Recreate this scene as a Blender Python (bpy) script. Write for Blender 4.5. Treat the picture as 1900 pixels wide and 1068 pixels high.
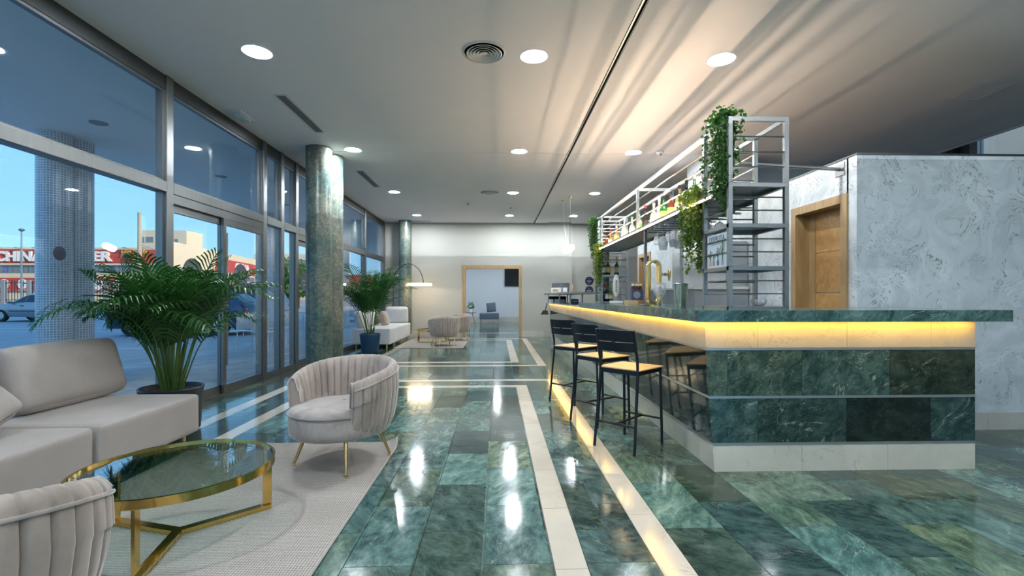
import bpy, math, random
from mathutils import Vector, Matrix
R = math.radians
rnd = random.Random(7)
for o in list(bpy.data.objects): bpy.data.objects.remove(o)
scene = bpy.context.scene
COL = scene.collection

# ------------------------------------------------------------------ camera, sky, sun, exposure
FPX, YAW, HOR, EYE = 881.4, 0.0316, 551.0, 1.2
cd = bpy.data.cameras.new('camera'); cam = bpy.data.objects.new('camera', cd); COL.objects.link(cam)
cam.location = (0, 0, EYE); cam.rotation_euler = (R(90), 0, -YAW)
cd.sensor_width = 36; cd.lens = 36*FPX/1900; cd.shift_y = (HOR-534)/1900
cd.clip_start = 0.05; cd.clip_end = 2000
scene.camera = cam
scene.view_settings.view_transform = 'Standard'; scene.view_settings.look = 'None'
scene.view_settings.gamma = 1; scene.view_settings.use_curve_mapping = False
scene.view_settings.exposure = 1.65
scene.cycles.caustics_reflective = False

SUN_DIR = Vector((0.88, -0.36, 0.33)).normalized()
SKY = 0.52
W = bpy.data.worlds.new('world'); scene.world = W; W.use_nodes = True
wn = W.node_tree.nodes; wl = W.node_tree.links; wn.clear()
tc = wn.new('ShaderNodeTexCoord'); sep = wn.new('ShaderNodeSeparateXYZ'); wl.new(tc.outputs['Generated'], sep.inputs[0])
sky = wn.new('ShaderNodeValToRGB'); wl.new(sep.outputs[2], sky.inputs[0])
se = sky.color_ramp.elements; se.new(.35)
for e, (q, c) in zip(se, ((0.0, (.36,.66,.90,1)), (.25, (.20,.48,.82,1)), (1.0, (.09,.27,.62,1)))): e.position = q; e.color = c
bgn = wn.new('ShaderNodeBackground'); bgn.inputs[1].default_value = SKY
wo = wn.new('ShaderNodeOutputWorld')
wl.new(sky.outputs[0], bgn.inputs[0]); wl.new(bgn.outputs[0], wo.inputs[0])
sd = bpy.data.lights.new('sun', 'SUN'); sd.energy = 1.65; sd.color = (1.0, 0.80, 0.55); sd.angle = R(0.6)
so = bpy.data.objects.new('sun', sd); COL.objects.link(so)
so.rotation_euler = SUN_DIR.to_track_quat('Z', 'Y').to_euler(); so.location = (30, -30, 40)

DOWNLIGHT = 190.0      # emission of the ceiling lamps
BAR_LED = 15.0
SHELF_LED = 54.0

# ------------------------------------------------------------------ pixel helpers (frame 1900x1068)
_c, _s = math.cos(YAW), math.sin(YAW)
def ray(u, v):
    a = (u-950)/FPX
    return Vector((_c*a+_s, -_s*a+_c, -(v-HOR)/FPX))
def atZ(u, v, z): d = ray(u, v); return Vector((0, 0, EYE))+d*((z-EYE)/d.z)
def atX(u, v, x): d = ray(u, v); return Vector((0, 0, EYE))+d*(x/d.x)
def atY(u, v, y): d = ray(u, v); return Vector((0, 0, EYE))+d*(y/d.y)
def proj(p):
    xc = _c*p[0]-_s*p[1]; zc = _s*p[0]+_c*p[1]
    if zc < .1: return None
    return 950+FPX*xc/zc, HOR-FPX*(p[2]-EYE)/zc

# ------------------------------------------------------------------ mesh builder
class MB:
    def __init__(s): s.v = []; s.f = []
    def add(s, vs, fs):
        n = len(s.v); s.v += [tuple(p) for p in vs]; s.f += [tuple(i+n for i in q) for q in fs]; return s
    def box(s, x0, x1, y0, y1, z0, z1):
        return s.add([(x0,y0,z0),(x1,y0,z0),(x1,y1,z0),(x0,y1,z0),(x0,y0,z1),(x1,y0,z1),(x1,y1,z1),(x0,y1,z1)],
                     [(0,3,2,1),(4,5,6,7),(0,1,5,4),(1,2,6,5),(2,3,7,6),(3,0,4,7)])
    def bar(s, a, b, w, h, up=(0,0,1)):
        a = Vector(a); b = Vector(b); d = (b-a).normalized(); u = Vector(up)
        if abs(d.dot(u)) > .99: u = Vector((1,0,0))
        sx = d.cross(u).normalized()*w/2; sz = sx.cross(d).normalized()*h/2
        P = [a-sx-sz, a+sx-sz, a+sx+sz, a-sx+sz, b-sx-sz, b+sx-sz, b+sx+sz, b-sx+sz]
        return s.add(P, [(3,2,1,0),(4,5,6,7),(0,1,5,4),(1,2,6,5),(2,3,7,6),(3,0,4,7)])
    def tube(s, pts, r, n=8, closed=False, cap=True):
        pts = [Vector(p) for p in pts]; m = len(pts)
        rr = r if isinstance(r, (list, tuple)) else [r]*m
        rings = []; ref = None
        for i, p in enumerate(pts):
            if closed: t = pts[(i+1) % m]-pts[i-1]
            else: t = pts[min(i+1, m-1)]-pts[max(i-1, 0)]
            t.normalize()
            if ref is None: ref = Vector((0,0,1)) if abs(t.z) < .9 else Vector((1,0,0))
            a = t.cross(ref)
            if a.length < 1e-5: a = t.cross(Vector((0.3,1,0.2)))
            a.normalize(); b = a.cross(t).normalized(); ref = b
            rings.append([p+(a*math.cos(2*math.pi*k/n)+b*math.sin(2*math.pi*k/n))*rr[i] for k in range(n)])
        vs = [q for g in rings for q in g]; fs = []
        for i in range(m if closed else m-1):
            j = (i+1) % m
            for k in range(n):
                l = (k+1) % n; fs.append((i*n+k, i*n+l, j*n+l, j*n+k))
        if cap and not closed:
            fs.append(tuple(range(n))[::-1]); fs.append(tuple(range((m-1)*n, m*n)))
        return s.add(vs, fs)
    def lathe(s, prof, n=24, c=(0,0,0)):
        vs = []; fs = []; m = len(prof)
        for r, z in prof:
            for k in range(n):
                a = 2*math.pi*k/n; vs.append((c[0]+r*math.cos(a), c[1]+r*math.sin(a), c[2]+z))
        for i in range(m-1):
            for k in range(n):
                l = (k+1) % n; fs.append((i*n+k, i*n+l, (i+1)*n+l, (i+1)*n+k))
        if prof[0][0] > 1e-4 and prof[0] != prof[-1]: fs.append(tuple(range(n))[::-1])
        if prof[-1][0] > 1e-4 and prof[0] != prof[-1]: fs.append(tuple(range((m-1)*n, m*n)))
        return s.add(vs, fs)
    def grid(s, rows, flip=False):
        m = len(rows); n = len(rows[0]); vs = [p for r in rows for p in r]; fs = []
        for i in range(m-1):
            for j in range(n-1):
                q = (i*n+j, i*n+j+1, (i+1)*n+j+1, (i+1)*n+j); fs.append(q[::-1] if flip else q)
        return s.add(vs, fs)
    def prism(s, poly, fn0, fn1):
        n = len(poly); vs = [fn0(p) for p in poly]+[fn1(p) for p in poly]
        fs = [tuple(range(n))[::-1], tuple(range(n, 2*n))]
        for k in range(n): l = (k+1) % n; fs.append((k, l, n+l, n+k))
        return s.add(vs, fs)
    def softbox(s, c, size, r, n=10, puff=(0,0,0), rot=None):
        """rounded box, optional bulge on each axis; c centre"""
        hx, hy, hz = [q/2 for q in size]
        def pt(d):
            q = Vector((d[0]*hx, d[1]*hy, d[2]*hz))
            inn = Vector((max(-hx+r, min(hx-r, q.x)), max(-hy+r, min(hy-r, q.y)), max(-hz+r, min(hz-r, q.z))))
            e = q-inn
            if e.length > 1e-9: q = inn+e.normalized()*r
            wx, wy, wz = 1-min(1, abs(d[0]))**2, 1-min(1, abs(d[1]))**2, 1-min(1, abs(d[2]))**2
            q.x += puff[0]*d[0]*wy*wz; q.y += puff[1]*d[1]*wx*wz; q.z += puff[2]*d[2]*wx*wy
            if rot is not None: q = rot @ q
            return q+Vector(c)
        def e_(t):  # denser near the edges
            return math.sin(t*math.pi/2)
        for ax in range(3):
            for sg in (-1, 1):
                rows = []
                for i in range(n+1):
                    row = []
                    for j in range(n+1):
                        a, b = e_(-1+2*i/n), e_(-1+2*j/n); d = [0, 0, 0]
                        d[ax] = sg; d[(ax+1) % 3] = a; d[(ax+2) % 3] = b; row.append(pt(d))
                    rows.append(row)
                s.grid(rows, flip=(sg < 0))
        return s
    def mesh(s, name, mat=None, smooth=None):
        me = bpy.data.meshes.new(name); me.from_pydata(s.v, [], s.f); me.update()
        if mat is not None: me.materials.append(mat)
        if smooth is not None:
            me.polygons.foreach_set('use_smooth', [True]*len(me.polygons))
            me.set_sharp_from_angle(angle=R(smooth))
        return me
    def weld(s, eps=1e-5):
        key = {}; idx = []; nv = []
        for p in s.v:
            k = (round(p[0]/eps), round(p[1]/eps), round(p[2]/eps))
            if k not in key: key[k] = len(nv); nv.append(p)
            idx.append(key[k])
        fs = []
        for f in s.f:
            g = []
            for i in f:
                j = idx[i]
                if not g or g[-1] != j: g.append(j)
            if len(g) > 1 and g[0] == g[-1]: g.pop()
            if len(g) > 2: fs.append(tuple(g))
        s.v, s.f = nv, fs; return s
    def build(s, name, mat, parent=None, smooth=None, loc=None, rz=0, bevel=0, weld=False, kind=None):
        if weld: s.weld()
        return obj(name, s.mesh(name, mat, smooth), parent, loc, rz, bevel, kind)

def obj(name, me, parent=None, loc=None, rz=0, bevel=0, kind=None):
    o = bpy.data.objects.new(name, me); COL.objects.link(o)
    if parent is not None: o.parent = parent
    if loc is not None: o.location = loc
    if rz: o.rotation_euler = (0, 0, rz)
    if bevel:
        b = o.modifiers.new('bevel', 'BEVEL'); b.width = bevel; b.segments = 2; b.limit_method = 'ANGLE'
    if kind: o['kind'] = kind
    return o
def tag(o, label, cat, group=None):
    o['label'] = label; o['category'] = cat
    if group: o['group'] = group
    return o
def thing(name, label, cat, loc=(0,0,0), rz=0, group=None):
    o = bpy.data.objects.new(name, None); COL.objects.link(o); o.empty_display_size = .1
    o.location = loc; o.rotation_euler = (0, 0, rz); return tag(o, label, cat, group)
def struct(name, mb, mat, parent=None, **k):
    o = mb.build(name, mat, parent, **k)
    if parent is None: o['kind'] = 'structure'
    return o
def sroot(name, loc=(0,0,0)):
    o = bpy.data.objects.new(name, None); COL.objects.link(o); o.location = loc; o['kind'] = 'structure'; return o
def dup(root, loc, rz, label=None, group=None):
    r = root.copy(); COL.objects.link(r); r.location = loc; r.rotation_euler = (0, 0, rz)
    if label: r['label'] = label
    if group: r['group'] = group
    for ch in list(root.children):
        c = ch.copy(); COL.objects.link(c); c.parent = r
        for g in list(ch.children):
            d = g.copy(); COL.objects.link(d); d.parent = c
    return r
def text_mesh(body, size, mat, extrude=.01, bold=0.0, align='CENTER', shear=0):
    cu = bpy.data.curves.new('lettering', 'FONT'); cu.body = body; cu.size = size; cu.extrude = extrude
    cu.align_x = align; cu.offset = bold; cu.shear = shear; cu.resolution_u = 3
    t = bpy.data.objects.new('lettering', cu); COL.objects.link(t)
    dg = bpy.context.evaluated_depsgraph_get(); dg.update()
    me = bpy.data.meshes.new_from_object(t.evaluated_get(dg))
    bpy.data.objects.remove(t); me.materials.clear(); me.materials.append(mat); return me

# ------------------------------------------------------------------ materials
def srgb(r, g, b):
    f = lambda c: (c/255/12.92) if c/255 <= .04045 else ((c/255+.055)/1.055)**2.4
    return (f(r), f(g), f(b), 1)
def mix(nt, fac, a, b, mode='MIX'):
    m = nt.nodes.new('ShaderNodeMix'); m.data_type = 'RGBA'; m.blend_type = mode
    for sock, val in ((m.inputs[0], fac), (m.inputs[6], a), (m.inputs[7], b)):
        if hasattr(val, 'is_output'): nt.links.new(val, sock)
        else: sock.default_value = val
    return m.outputs[2]
def math_(nt, op, a, b=None, c=None):
    m = nt.nodes.new('ShaderNodeMath'); m.operation = op
    for i, val in enumerate((a, b, c)):
        if val is None: continue
        if hasattr(val, 'is_output'): nt.links.new(val, m.inputs[i])
        else: m.inputs[i].default_value = val
    return m.outputs[0]
def noise(nt, vec, scale, detail=4, rough=.55, dist=0):
    n = nt.nodes.new('ShaderNodeTexNoise'); n.inputs['Scale'].default_value = scale
    n.inputs['Detail'].default_value = detail; n.inputs['Roughness'].default_value = rough
    n.inputs['Distortion'].default_value = dist
    if vec is not None: nt.links.new(vec, n.inputs['Vector'])
    return n.outputs[0]
def ramp(nt, fac, stops):
    r = nt.nodes.new('ShaderNodeValToRGB'); e = r.color_ramp.elements
    while len(e) < len(stops): e.new(.5)
    for i, (p, c) in enumerate(stops):
        e[i].position = p; e[i].color = c if len(c) == 4 else (*c, 1)
    nt.links.new(fac, r.inputs[0]); return r.outputs[0]
def new_mat(name):
    m = bpy.data.materials.new(name); m.use_nodes = True; nt = m.node_tree
    return m, nt, nt.nodes['Principled BSDF']
def coords(nt, which='Object'):
    if which == 'World':
        return nt.nodes.new('ShaderNodeNewGeometry').outputs['Position']
    return nt.nodes.new('ShaderNodeTexCoord').outputs[which]
def mapping(nt, vec, scale=(1,1,1), rot=(0,0,0)):
    m = nt.nodes.new('ShaderNodeMapping'); m.inputs['Scale'].default_value = scale
    m.inputs['Rotation'].default_value = rot; nt.links.new(vec, m.inputs[0]); return m.outputs[0]
def bump(nt, bs, h, strength=.2, dist=.01):
    b = nt.nodes.new('ShaderNodeBump'); b.inputs['Strength'].default_value = strength
    b.inputs['Distance'].default_value = dist; nt.links.new(h, b.inputs['Height'])
    nt.links.new(b.outputs[0], bs.inputs['Normal'])
def plain(name, col, rough=.5, metal=0, var=.06, nscale=12, bmp=0, bscale=60, coat=0, spec=.5, aniso=None, space='Object'):
    m, nt, bs = new_mat(name); v = coords(nt, space)
    if aniso: v = mapping(nt, v, aniso)
    n = noise(nt, v, nscale)
    lo = tuple(max(0, c*(1-var)) for c in col[:3])+(1,); hi = tuple(min(1, c*(1+var)) for c in col[:3])+(1,)
    nt.links.new(mix(nt, n, lo, hi), bs.inputs['Base Color'])
    bs.inputs['Roughness'].default_value = rough; bs.inputs['Metallic'].default_value = metal
    bs.inputs['Specular IOR Level'].default_value = spec; bs.inputs['Coat Weight'].default_value = coat
    if bmp: bump(nt, bs, noise(nt, v, bscale, 3), bmp)
    return m
def emit(name, col, strength):
    m = bpy.data.materials.new(name); m.use_nodes = True; nt = m.node_tree; nt.nodes.clear()
    e = nt.nodes.new('ShaderNodeEmission'); e.inputs[0].default_value = (*col[:3], 1); e.inputs[1].default_value = strength
    o = nt.nodes.new('ShaderNodeOutputMaterial'); nt.links.new(e.outputs[0], o.inputs[0]); return m
def thin_glass(name, tint=(1,1,1), rough=0.0, ior=1.45, boost=1.0, body=0.0, bodycol=(1,1,1)):
    m = bpy.data.materials.new(name); m.use_nodes = True; nt = m.node_tree; nt.nodes.clear()
    t = nt.nodes.new('ShaderNodeBsdfTransparent'); t.inputs[0].default_value = (*tint, 1)
    g = nt.nodes.new('ShaderNodeBsdfGlossy'); g.inputs['Roughness'].default_value = rough
    f = nt.nodes.new('ShaderNodeLayerWeight'); f.inputs[0].default_value = .5      # same on both faces of a pane
    fr = math_(nt, 'MULTIPLY_ADD', math_(nt, 'POWER', f.outputs['Facing'], 5.0), .96, ((ior-1)/(ior+1))**2)
    fac = math_(nt, 'MINIMUM', math_(nt, 'MULTIPLY', fr, boost), .95)
    mx = nt.nodes.new('ShaderNodeMixShader'); nt.links.new(fac, mx.inputs[0])
    src = t.outputs[0]
    if body > 0:
        d = nt.nodes.new('ShaderNodeBsdfDiffuse'); d.inputs[0].default_value = (*bodycol, 1)
        m2 = nt.nodes.new('ShaderNodeMixShader'); m2.inputs[0].default_value = body
        nt.links.new(t.outputs[0], m2.inputs[1]); nt.links.new(d.outputs[0], m2.inputs[2]); src = m2.outputs[0]
    nt.links.new(src, mx.inputs[1]); nt.links.new(g.outputs[0], mx.inputs[2])
    o = nt.nodes.new('ShaderNodeOutputMaterial'); nt.links.new(mx.outputs[0], o.inputs[0]); return m

TP = .313; TL = .61            # floor tile pitch and length
def marble_green(name, floor=False, dark=1.0, rough=.07, gain=1.0):
    m, nt, bs = new_mat(name)
    pos = coords(nt, 'World')
    if floor:
        sx = nt.nodes.new('ShaderNodeSeparateXYZ'); nt.links.new(pos, sx.inputs[0])
        col = math_(nt, 'FLOOR', math_(nt, 'DIVIDE', math_(nt, 'SUBTRACT', sx.outputs[0], .869), TP))
        off = math_(nt, 'MULTIPLY', math_(nt, 'MODULO', math_(nt, 'ADD', col, 100), 2), TL/2)
        row = math_(nt, 'FLOOR', math_(nt, 'DIVIDE', math_(nt, 'SUBTRACT', sx.outputs[1], off), TL))
        cb = nt.nodes.new('ShaderNodeCombineXYZ'); nt.links.new(col, cb.inputs[0]); nt.links.new(row, cb.inputs[1])
        w = nt.nodes.new('ShaderNodeTexWhiteNoise'); w.noise_dimensions = '3D'; nt.links.new(cb.outputs[0], w.inputs[0])
        rv, rc = w.outputs[0], w.outputs[1]
    else:
        oi = nt.nodes.new('ShaderNodeObjectInfo'); rv = oi.outputs['Random']
        w = nt.nodes.new('ShaderNodeTexWhiteNoise'); w.noise_dimensions = '1D'
        nt.links.new(math_(nt, 'MULTIPLY', rv, 517.3), w.inputs['W']); rc = w.outputs[1]
    va = nt.nodes.new('ShaderNodeVectorMath'); va.operation = 'MULTIPLY_ADD'
    va.inputs[1].default_value = (31, 27, 19); nt.links.new(rc, va.inputs[0]); nt.links.new(pos, va.inputs[2])
    p = va.outputs[0]
    # directional grain: stretch, rotated by the random value
    rt = nt.nodes.new('ShaderNodeVectorRotate'); rt.inputs['Axis'].default_value = (0,0,1)
    if not floor: rt.inputs['Axis'].default_value = (1,.6,0)
    nt.links.new(p, rt.inputs['Vector']); nt.links.new(math_(nt, 'MULTIPLY', rv, 2.2), rt.inputs['Angle'])
    st = mapping(nt, rt.outputs[0], (1.0, 1.8, 1.5))
    n1 = noise(nt, st, 3.2, 8, .68, 1.3)
    n2 = noise(nt, st, 11, 6, .65, .6)
    base = ramp(nt, n1, [(.22, (.008*dark, .020*dark, .021*dark)), (.45, (.027*dark*gain, .062*dark*gain, .061*dark*gain)),
                         (.62, (.062*dark*gain, .112*dark*gain, .105*dark*gain)), (.80, (.13*gain, .185*gain, .168*gain))])
    fine = ramp(nt, n2, [(.3, (.45,.45,.45)), (.7, (1.5,1.5,1.5))])
    c = mix(nt, .85, base, fine, 'MULTIPLY')
    def vein(sc, dist, width, det=5):
        n = noise(nt, st, sc, det, .55, dist)
        a = math_(nt, 'ABSOLUTE', math_(nt, 'SUBTRACT', n, .5))
        return ramp(nt, a, [(0, (1,1,1)), (width, (0,0,0))])
    mask = ramp(nt, noise(nt, st, 1.7, 2), [(.45, (0,0,0)), (.62, (1,1,1))])
    v1 = math_(nt, 'MULTIPLY', vein(1.6, 1.2, .007), mask)
    v2 = math_(nt, 'MULTIPLY', vein(4.5, 2.0, .012), .32)
    c = mix(nt, v2, c, (.20, .30, .27, 1))
    c = mix(nt, math_(nt, 'MULTIPLY', v1, .45), c, (.50, .56, .51, 1))
    blot = ramp(nt, noise(nt, st, 3.3, 5, .6, .8), [(.73, (0,0,0)), (.78, (1,1,1))])
    c = mix(nt, math_(nt, 'MULTIPLY', blot, .45), c, (.55, .60, .55, 1))
    br = ramp(nt, rv, [(0, (.34,.36,.36)), (.5, (.82,.82,.82)), (1, (1.45,1.42,1.35))])
    c = mix(nt, 1.0, c, br, 'MULTIPLY')
    hs = nt.nodes.new('ShaderNodeSeparateColor'); nt.links.new(rc, hs.inputs[0])
    c = mix(nt, ramp(nt, hs.outputs[1], [(.45, (0,0,0)), (.95, (.8,.8,.8))]), c, mix(nt, 1.0, c, (1.25, .95, .62, 1), 'MULTIPLY'))
    nt.links.new(c, bs.inputs['Base Color'])
    bs.inputs['Roughness'].default_value = rough; bs.inputs['Specular IOR Level'].default_value = .5
    nt.links.new(ramp(nt, n2, [(.3, (rough*.6,)*3), (.75, (rough*1.8,)*3)]), bs.inputs['Roughness'])
    bump(nt, bs, noise(nt, pos, 5, 3), .05, .004)
    return m
def marble_cream(name, rough=.12, col=(.66,.60,.50)):
    m, nt, bs = new_mat(name); pos = coords(nt, 'World')
    n1 = noise(nt, pos, 2.2, 6, .6, .8)
    base = ramp(nt, n1, [(.3, tuple(c*.88 for c in col)), (.7, tuple(min(1, c*1.08) for c in col))])
    a = math_(nt, 'ABSOLUTE', math_(nt, 'SUBTRACT', noise(nt, pos, 2.6, 6, .6, 1.2), .5))
    v = ramp(nt, a, [(0, (1,1,1)), (.006, (0,0,0))])
    mask = ramp(nt, noise(nt, pos, 3, 2), [(.5, (0,0,0)), (.62, (.6,.6,.6))])
    c = mix(nt, math_(nt, 'MULTIPLY', v, mask), base, (.30, .24, .18, 1))
    nt.links.new(c, bs.inputs['Base Color']); bs.inputs['Roughness'].default_value = rough
    return m
def wallpaper(name, lo, hi, line):
    m, nt, bs = new_mat(name); pos = coords(nt, 'World')
    n = noise(nt, pos, 3.0, 4.5, .62, 1.6)
    fr = math_(nt, 'FRACT', math_(nt, 'MULTIPLY', n, 8.0))
    a = math_(nt, 'ABSOLUTE', math_(nt, 'SUBTRACT', fr, .5))
    ln = ramp(nt, a, [(0, (1,1,1)), (.10, (0,0,0))])
    mask = ramp(nt, noise(nt, pos, 3.4, 3, .6, .4), [(.44, (.06,.06,.06)), (.60, (1,1,1))])
    base = mix(nt, ramp(nt, n, [(.35, (0,0,0)), (.65, (1,1,1))]), lo, hi)
    c = mix(nt, math_(nt, 'MULTIPLY', ln, math_(nt, 'MULTIPLY', mask, .9)), base, line)
    nt.links.new(c, bs.inputs['Base Color']); bs.inputs['Roughness'].default_value = .6
    bump(nt, bs, fr, .06, .003); return m
def wood(name, a, b, axis='Z', scale=1.0, rough=.4):
    m, nt, bs = new_mat(name); v = coords(nt, 'World')
    sc = {'Z': (9, 9, .7), 'Y': (9, .7, 9), 'X': (.7, 9, 9)}[axis]
    v = mapping(nt, v, tuple(q*scale for q in sc))
    n = noise(nt, v, 1.6, 6, .6, 1.4); n2 = noise(nt, v, 9, 4, .6)
    c = mix(nt, ramp(nt, n, [(.3, (0,0,0)), (.7, (1,1,1))]), a, b)
    c = mix(nt, .25, c, ramp(nt, n2, [(.3, (.5,.5,.5)), (.7, (1.2,1.2,1.2))]), 'MULTIPLY')
    nt.links.new(c, bs.inputs['Base Color']); bs.inputs['Roughness'].default_value = rough
    return m
def patina(name):
    m, nt, bs = new_mat(name); pos = coords(nt, 'World')
    n1 = noise(nt, mapping(nt, pos, (1,1,.6)), 2.2, 5, .6, .5); n2 = noise(nt, pos, 26, 5, .7)
    n3 = noise(nt, pos, 7, 4, .6)
    c = ramp(nt, n1, [(.28, (.035,.065,.062)), (.45, (.10,.15,.135)), (.6, (.20,.21,.17)), (.75, (.26,.24,.18))])
    c = mix(nt, .8, c, ramp(nt, n2, [(.32, (.40,.42,.42)), (.55, (1,1,1)), (.72, (1.9,1.9,1.8))]), 'MULTIPLY')
    c = mix(nt, .5, c, ramp(nt, n3, [(.35, (.6,.65,.65)), (.65, (1.3,1.3,1.25))]), 'MULTIPLY')
    nt.links.new(c, bs.inputs['Base Color']); bs.inputs['Roughness'].default_value = .33
    bs.inputs['Metallic'].default_value = .25
    bump(nt, bs, n2, .12, .004); return m
def mosaic(name, col):
    m, nt, bs = new_mat(name); sx = nt.nodes.new('ShaderNodeSeparateXYZ'); nt.links.new(coords(nt, 'Object'), sx.inputs[0])
    cb = nt.nodes.new('ShaderNodeCombineXYZ'); v = cb.outputs[0]
    nt.links.new(math_(nt, 'MULTIPLY', math_(nt, 'ARCTAN2', sx.outputs[1], sx.outputs[0]), .187), cb.inputs[0]); nt.links.new(sx.outputs[2], cb.inputs[1])
    b = nt.nodes.new('ShaderNodeTexBrick'); b.offset = 0; nt.links.new(v, b.inputs[0])
    b.inputs['Color1'].default_value = (*[c*.85 for c in col], 1); b.inputs['Color2'].default_value = (*[min(1, c*1.1) for c in col], 1)
    b.inputs['Mortar'].default_value = (.75, .8, .85, 1); b.inputs['Scale'].default_value = 1
    b.inputs['Mortar Size'].default_value = .004; b.inputs['Brick Width'].default_value = .034; b.inputs['Row Height'].default_value = .034
    nt.links.new(b.outputs[0], bs.inputs['Base Color']); bs.inputs['Roughness'].default_value = .25
    return m
def fabric(name, col, rough=.85, scale=420, sheen=.3, var=.10, bmp=.25):
    m, nt, bs = new_mat(name); v = coords(nt, 'Object')
    n = noise(nt, v, 5, 3); n2 = noise(nt, v, scale, 2, .7)
    c = mix(nt, n, tuple(c*(1-var) for c in col[:3])+(1,), tuple(min(1, c*(1+var)) for c in col[:3])+(1,))
    c = mix(nt, .5, c, ramp(nt, n2, [(.3, (.72,.72,.72)), (.7, (1.2,1.2,1.2))]), 'MULTIPLY')
    nt.links.new(c, bs.inputs['Base Color']); bs.inputs['Roughness'].default_value = rough
    bs.inputs['Sheen Weight'].default_value = sheen; bs.inputs['Sheen Roughness'].default_value = .4
    bs.inputs['Specular IOR Level'].default_value = .2
    bump(nt, bs, n2, bmp, .002); return m
def velvet(name, col):
    m, nt, bs = new_mat(name); v = coords(nt, 'Object')
    n = noise(nt, mapping(nt, v, (1,1,.5)), 7, 4, .6, .8)
    c = ramp(nt, n, [(.3, tuple(c*.72 for c in col)), (.5, col), (.7, tuple(min(1, c*1.22) for c in col))])
    nt.links.new(c, bs.inputs['Base Color']); bs.inputs['Roughness'].default_value = .7
    bs.inputs['Sheen Weight'].default_value = .6; bs.inputs['Sheen Roughness'].default_value = .35
    bs.inputs['Specular IOR Level'].default_value = .25
    bump(nt, bs, noise(nt, v, 18, 3), .1, .004); return m
def rug_mat(name):
    m, nt, bs = new_mat(name); v = coords(nt, 'World')
    c1 = nt.nodes.new('ShaderNodeTexChecker'); nt.links.new(mapping(nt, v, (105, 105, 0), (0, 0, R(45))), c1.inputs[0]); c1.inputs['Scale'].default_value = 1
    n = noise(nt, v, 90, 3, .6); n1 = noise(nt, v, 1.5, 3)
    c = mix(nt, c1.outputs[1], (.24, .215, .195, 1), (.45, .41, .375, 1))
    c = mix(nt, .6, c, ramp(nt, n, [(.3, (.75,.75,.75)), (.7, (1.2,1.2,1.2))]), 'MULTIPLY')
    c = mix(nt, .5, c, ramp(nt, n1, [(.3, (.85,.85,.85)), (.7, (1.1,1.1,1.1))]), 'MULTIPLY')
    nt.links.new(c, bs.inputs['Base Color']); bs.inputs['Roughness'].default_value = .95; bs.inputs['Specular IOR Level'].default_value = .1
    bump(nt, bs, c1.outputs[1], .5, .004); return m
def leaf_mat(name, a, b, trans=.35, rough=.45, tip=None):
    m = bpy.data.materials.new(name); m.use_nodes = True; nt = m.node_tree; bs = nt.nodes['Principled BSDF']
    g = nt.nodes.new('ShaderNodeNewGeometry'); n = noise(nt, coords(nt, 'Object'), 9, 3)
    f = math_(nt, 'ADD', math_(nt, 'MULTIPLY', g.outputs['Random Per Island'], .7), math_(nt, 'MULTIPLY', n, .3))
    st = [(0.1, a), (.8, b)]
    if tip: st.append((.97, tip))
    c = ramp(nt, f, st)
    nt.links.new(c, bs.inputs['Base Color']); bs.inputs['Roughness'].default_value = rough
    t = nt.nodes.new('ShaderNodeBsdfTranslucent'); nt.links.new(mix(nt, 1.0, c, (1.0, 1.25, .6, 1), 'MULTIPLY'), t.inputs[0])
    mx = nt.nodes.new('ShaderNodeMixShader'); mx.inputs[0].default_value = trans
    nt.links.new(bs.outputs[0], mx.inputs[1]); nt.links.new(t.outputs[0], mx.inputs[2])
    nt.links.new(mx.outputs[0], nt.nodes['Material Output'].inputs[0]); return m

MT = {}
MT['floor_green'] = marble_green('floor_green_marble', True, dark=1.15, gain=1.7, rough=.11)
MT['bar_green'] = marble_green('bar_green_marble', False, dark=.72, rough=.06)
MT['top_green'] = marble_green('worktop_green_marble', False, dark=1.0, rough=.10, gain=1.1)
MT['cream'] = marble_cream('cream_marble')
MT['cream_wall'] = marble_cream('cream_marble_skirting', .25, (.58,.55,.49))
MT['grout'] = plain('grout', (.42,.44,.42,1), .8)
MT['ceiling'] = plain('ceiling_paint', (.86,.83,.85,1), .9, var=.02, nscale=2, space='World', spec=.2)
MT['ceiling_void'] = plain('ceiling_gap', (.03,.03,.03,1), .9)
MT['wall'] = plain('pale_wall_paint', (.46,.445,.40,1), .85, var=.02, nscale=3, bmp=.05, bscale=300, space='World', spec=.2)
MT['wall_blue'] = plain('lounge_wall_paint', (.62,.66,.70,1), .85, var=.02, nscale=3, space='World', spec=.2)
MT['paper'] = wallpaper('swirl_wallpaper', (.50,.54,.56,1), (.66,.70,.72,1), (.13,.125,.10,1))
MT['soffit'] = plain('soffit_paint', (.84,.90,.95,1), .8, var=.08, nscale=1.2, aniso=(1,.25,1), space='World')
MT['alu'] = plain('brushed_aluminium_frame', (.22,.225,.225,1), .34, .9, var=.15, nscale=3, aniso=(8,8,.3))
MT['alu_dark'] = plain('dark_aluminium_header', (.085,.09,.09,1), .4, .8, var=.12, nscale=3)
MT['glass'] = thin_glass('window_glass', (.93,.97,.99), 0, 1.5, 1.25)
MT['steel'] = plain('brushed_steel', (.33,.335,.33,1), .33, .95, var=.12, nscale=4, aniso=(14,14,.6))
MT['steel_band'] = plain('steel_band', (.62,.63,.63,1), .28, .9, var=.06, nscale=5)
MT['brass'] = plain('polished_brass', (.78,.52,.16,1), .13, 1, var=.06, nscale=6)
MT['gold'] = plain('satin_gold', (.70,.52,.25,1), .28, 1, var=.06, nscale=8)
MT['velvet'] = velvet('taupe_velvet', (.37,.305,.265))
MT['velvet_seat'] = velvet('taupe_velvet_seat', (.40,.345,.315))
MT['sofa'] = fabric('light_grey_sofa_fabric', (.39,.355,.33), scale=300)
MT['sofa2'] = fabric('lounge_sofa_fabric', (.62,.61,.60), scale=300)
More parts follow.
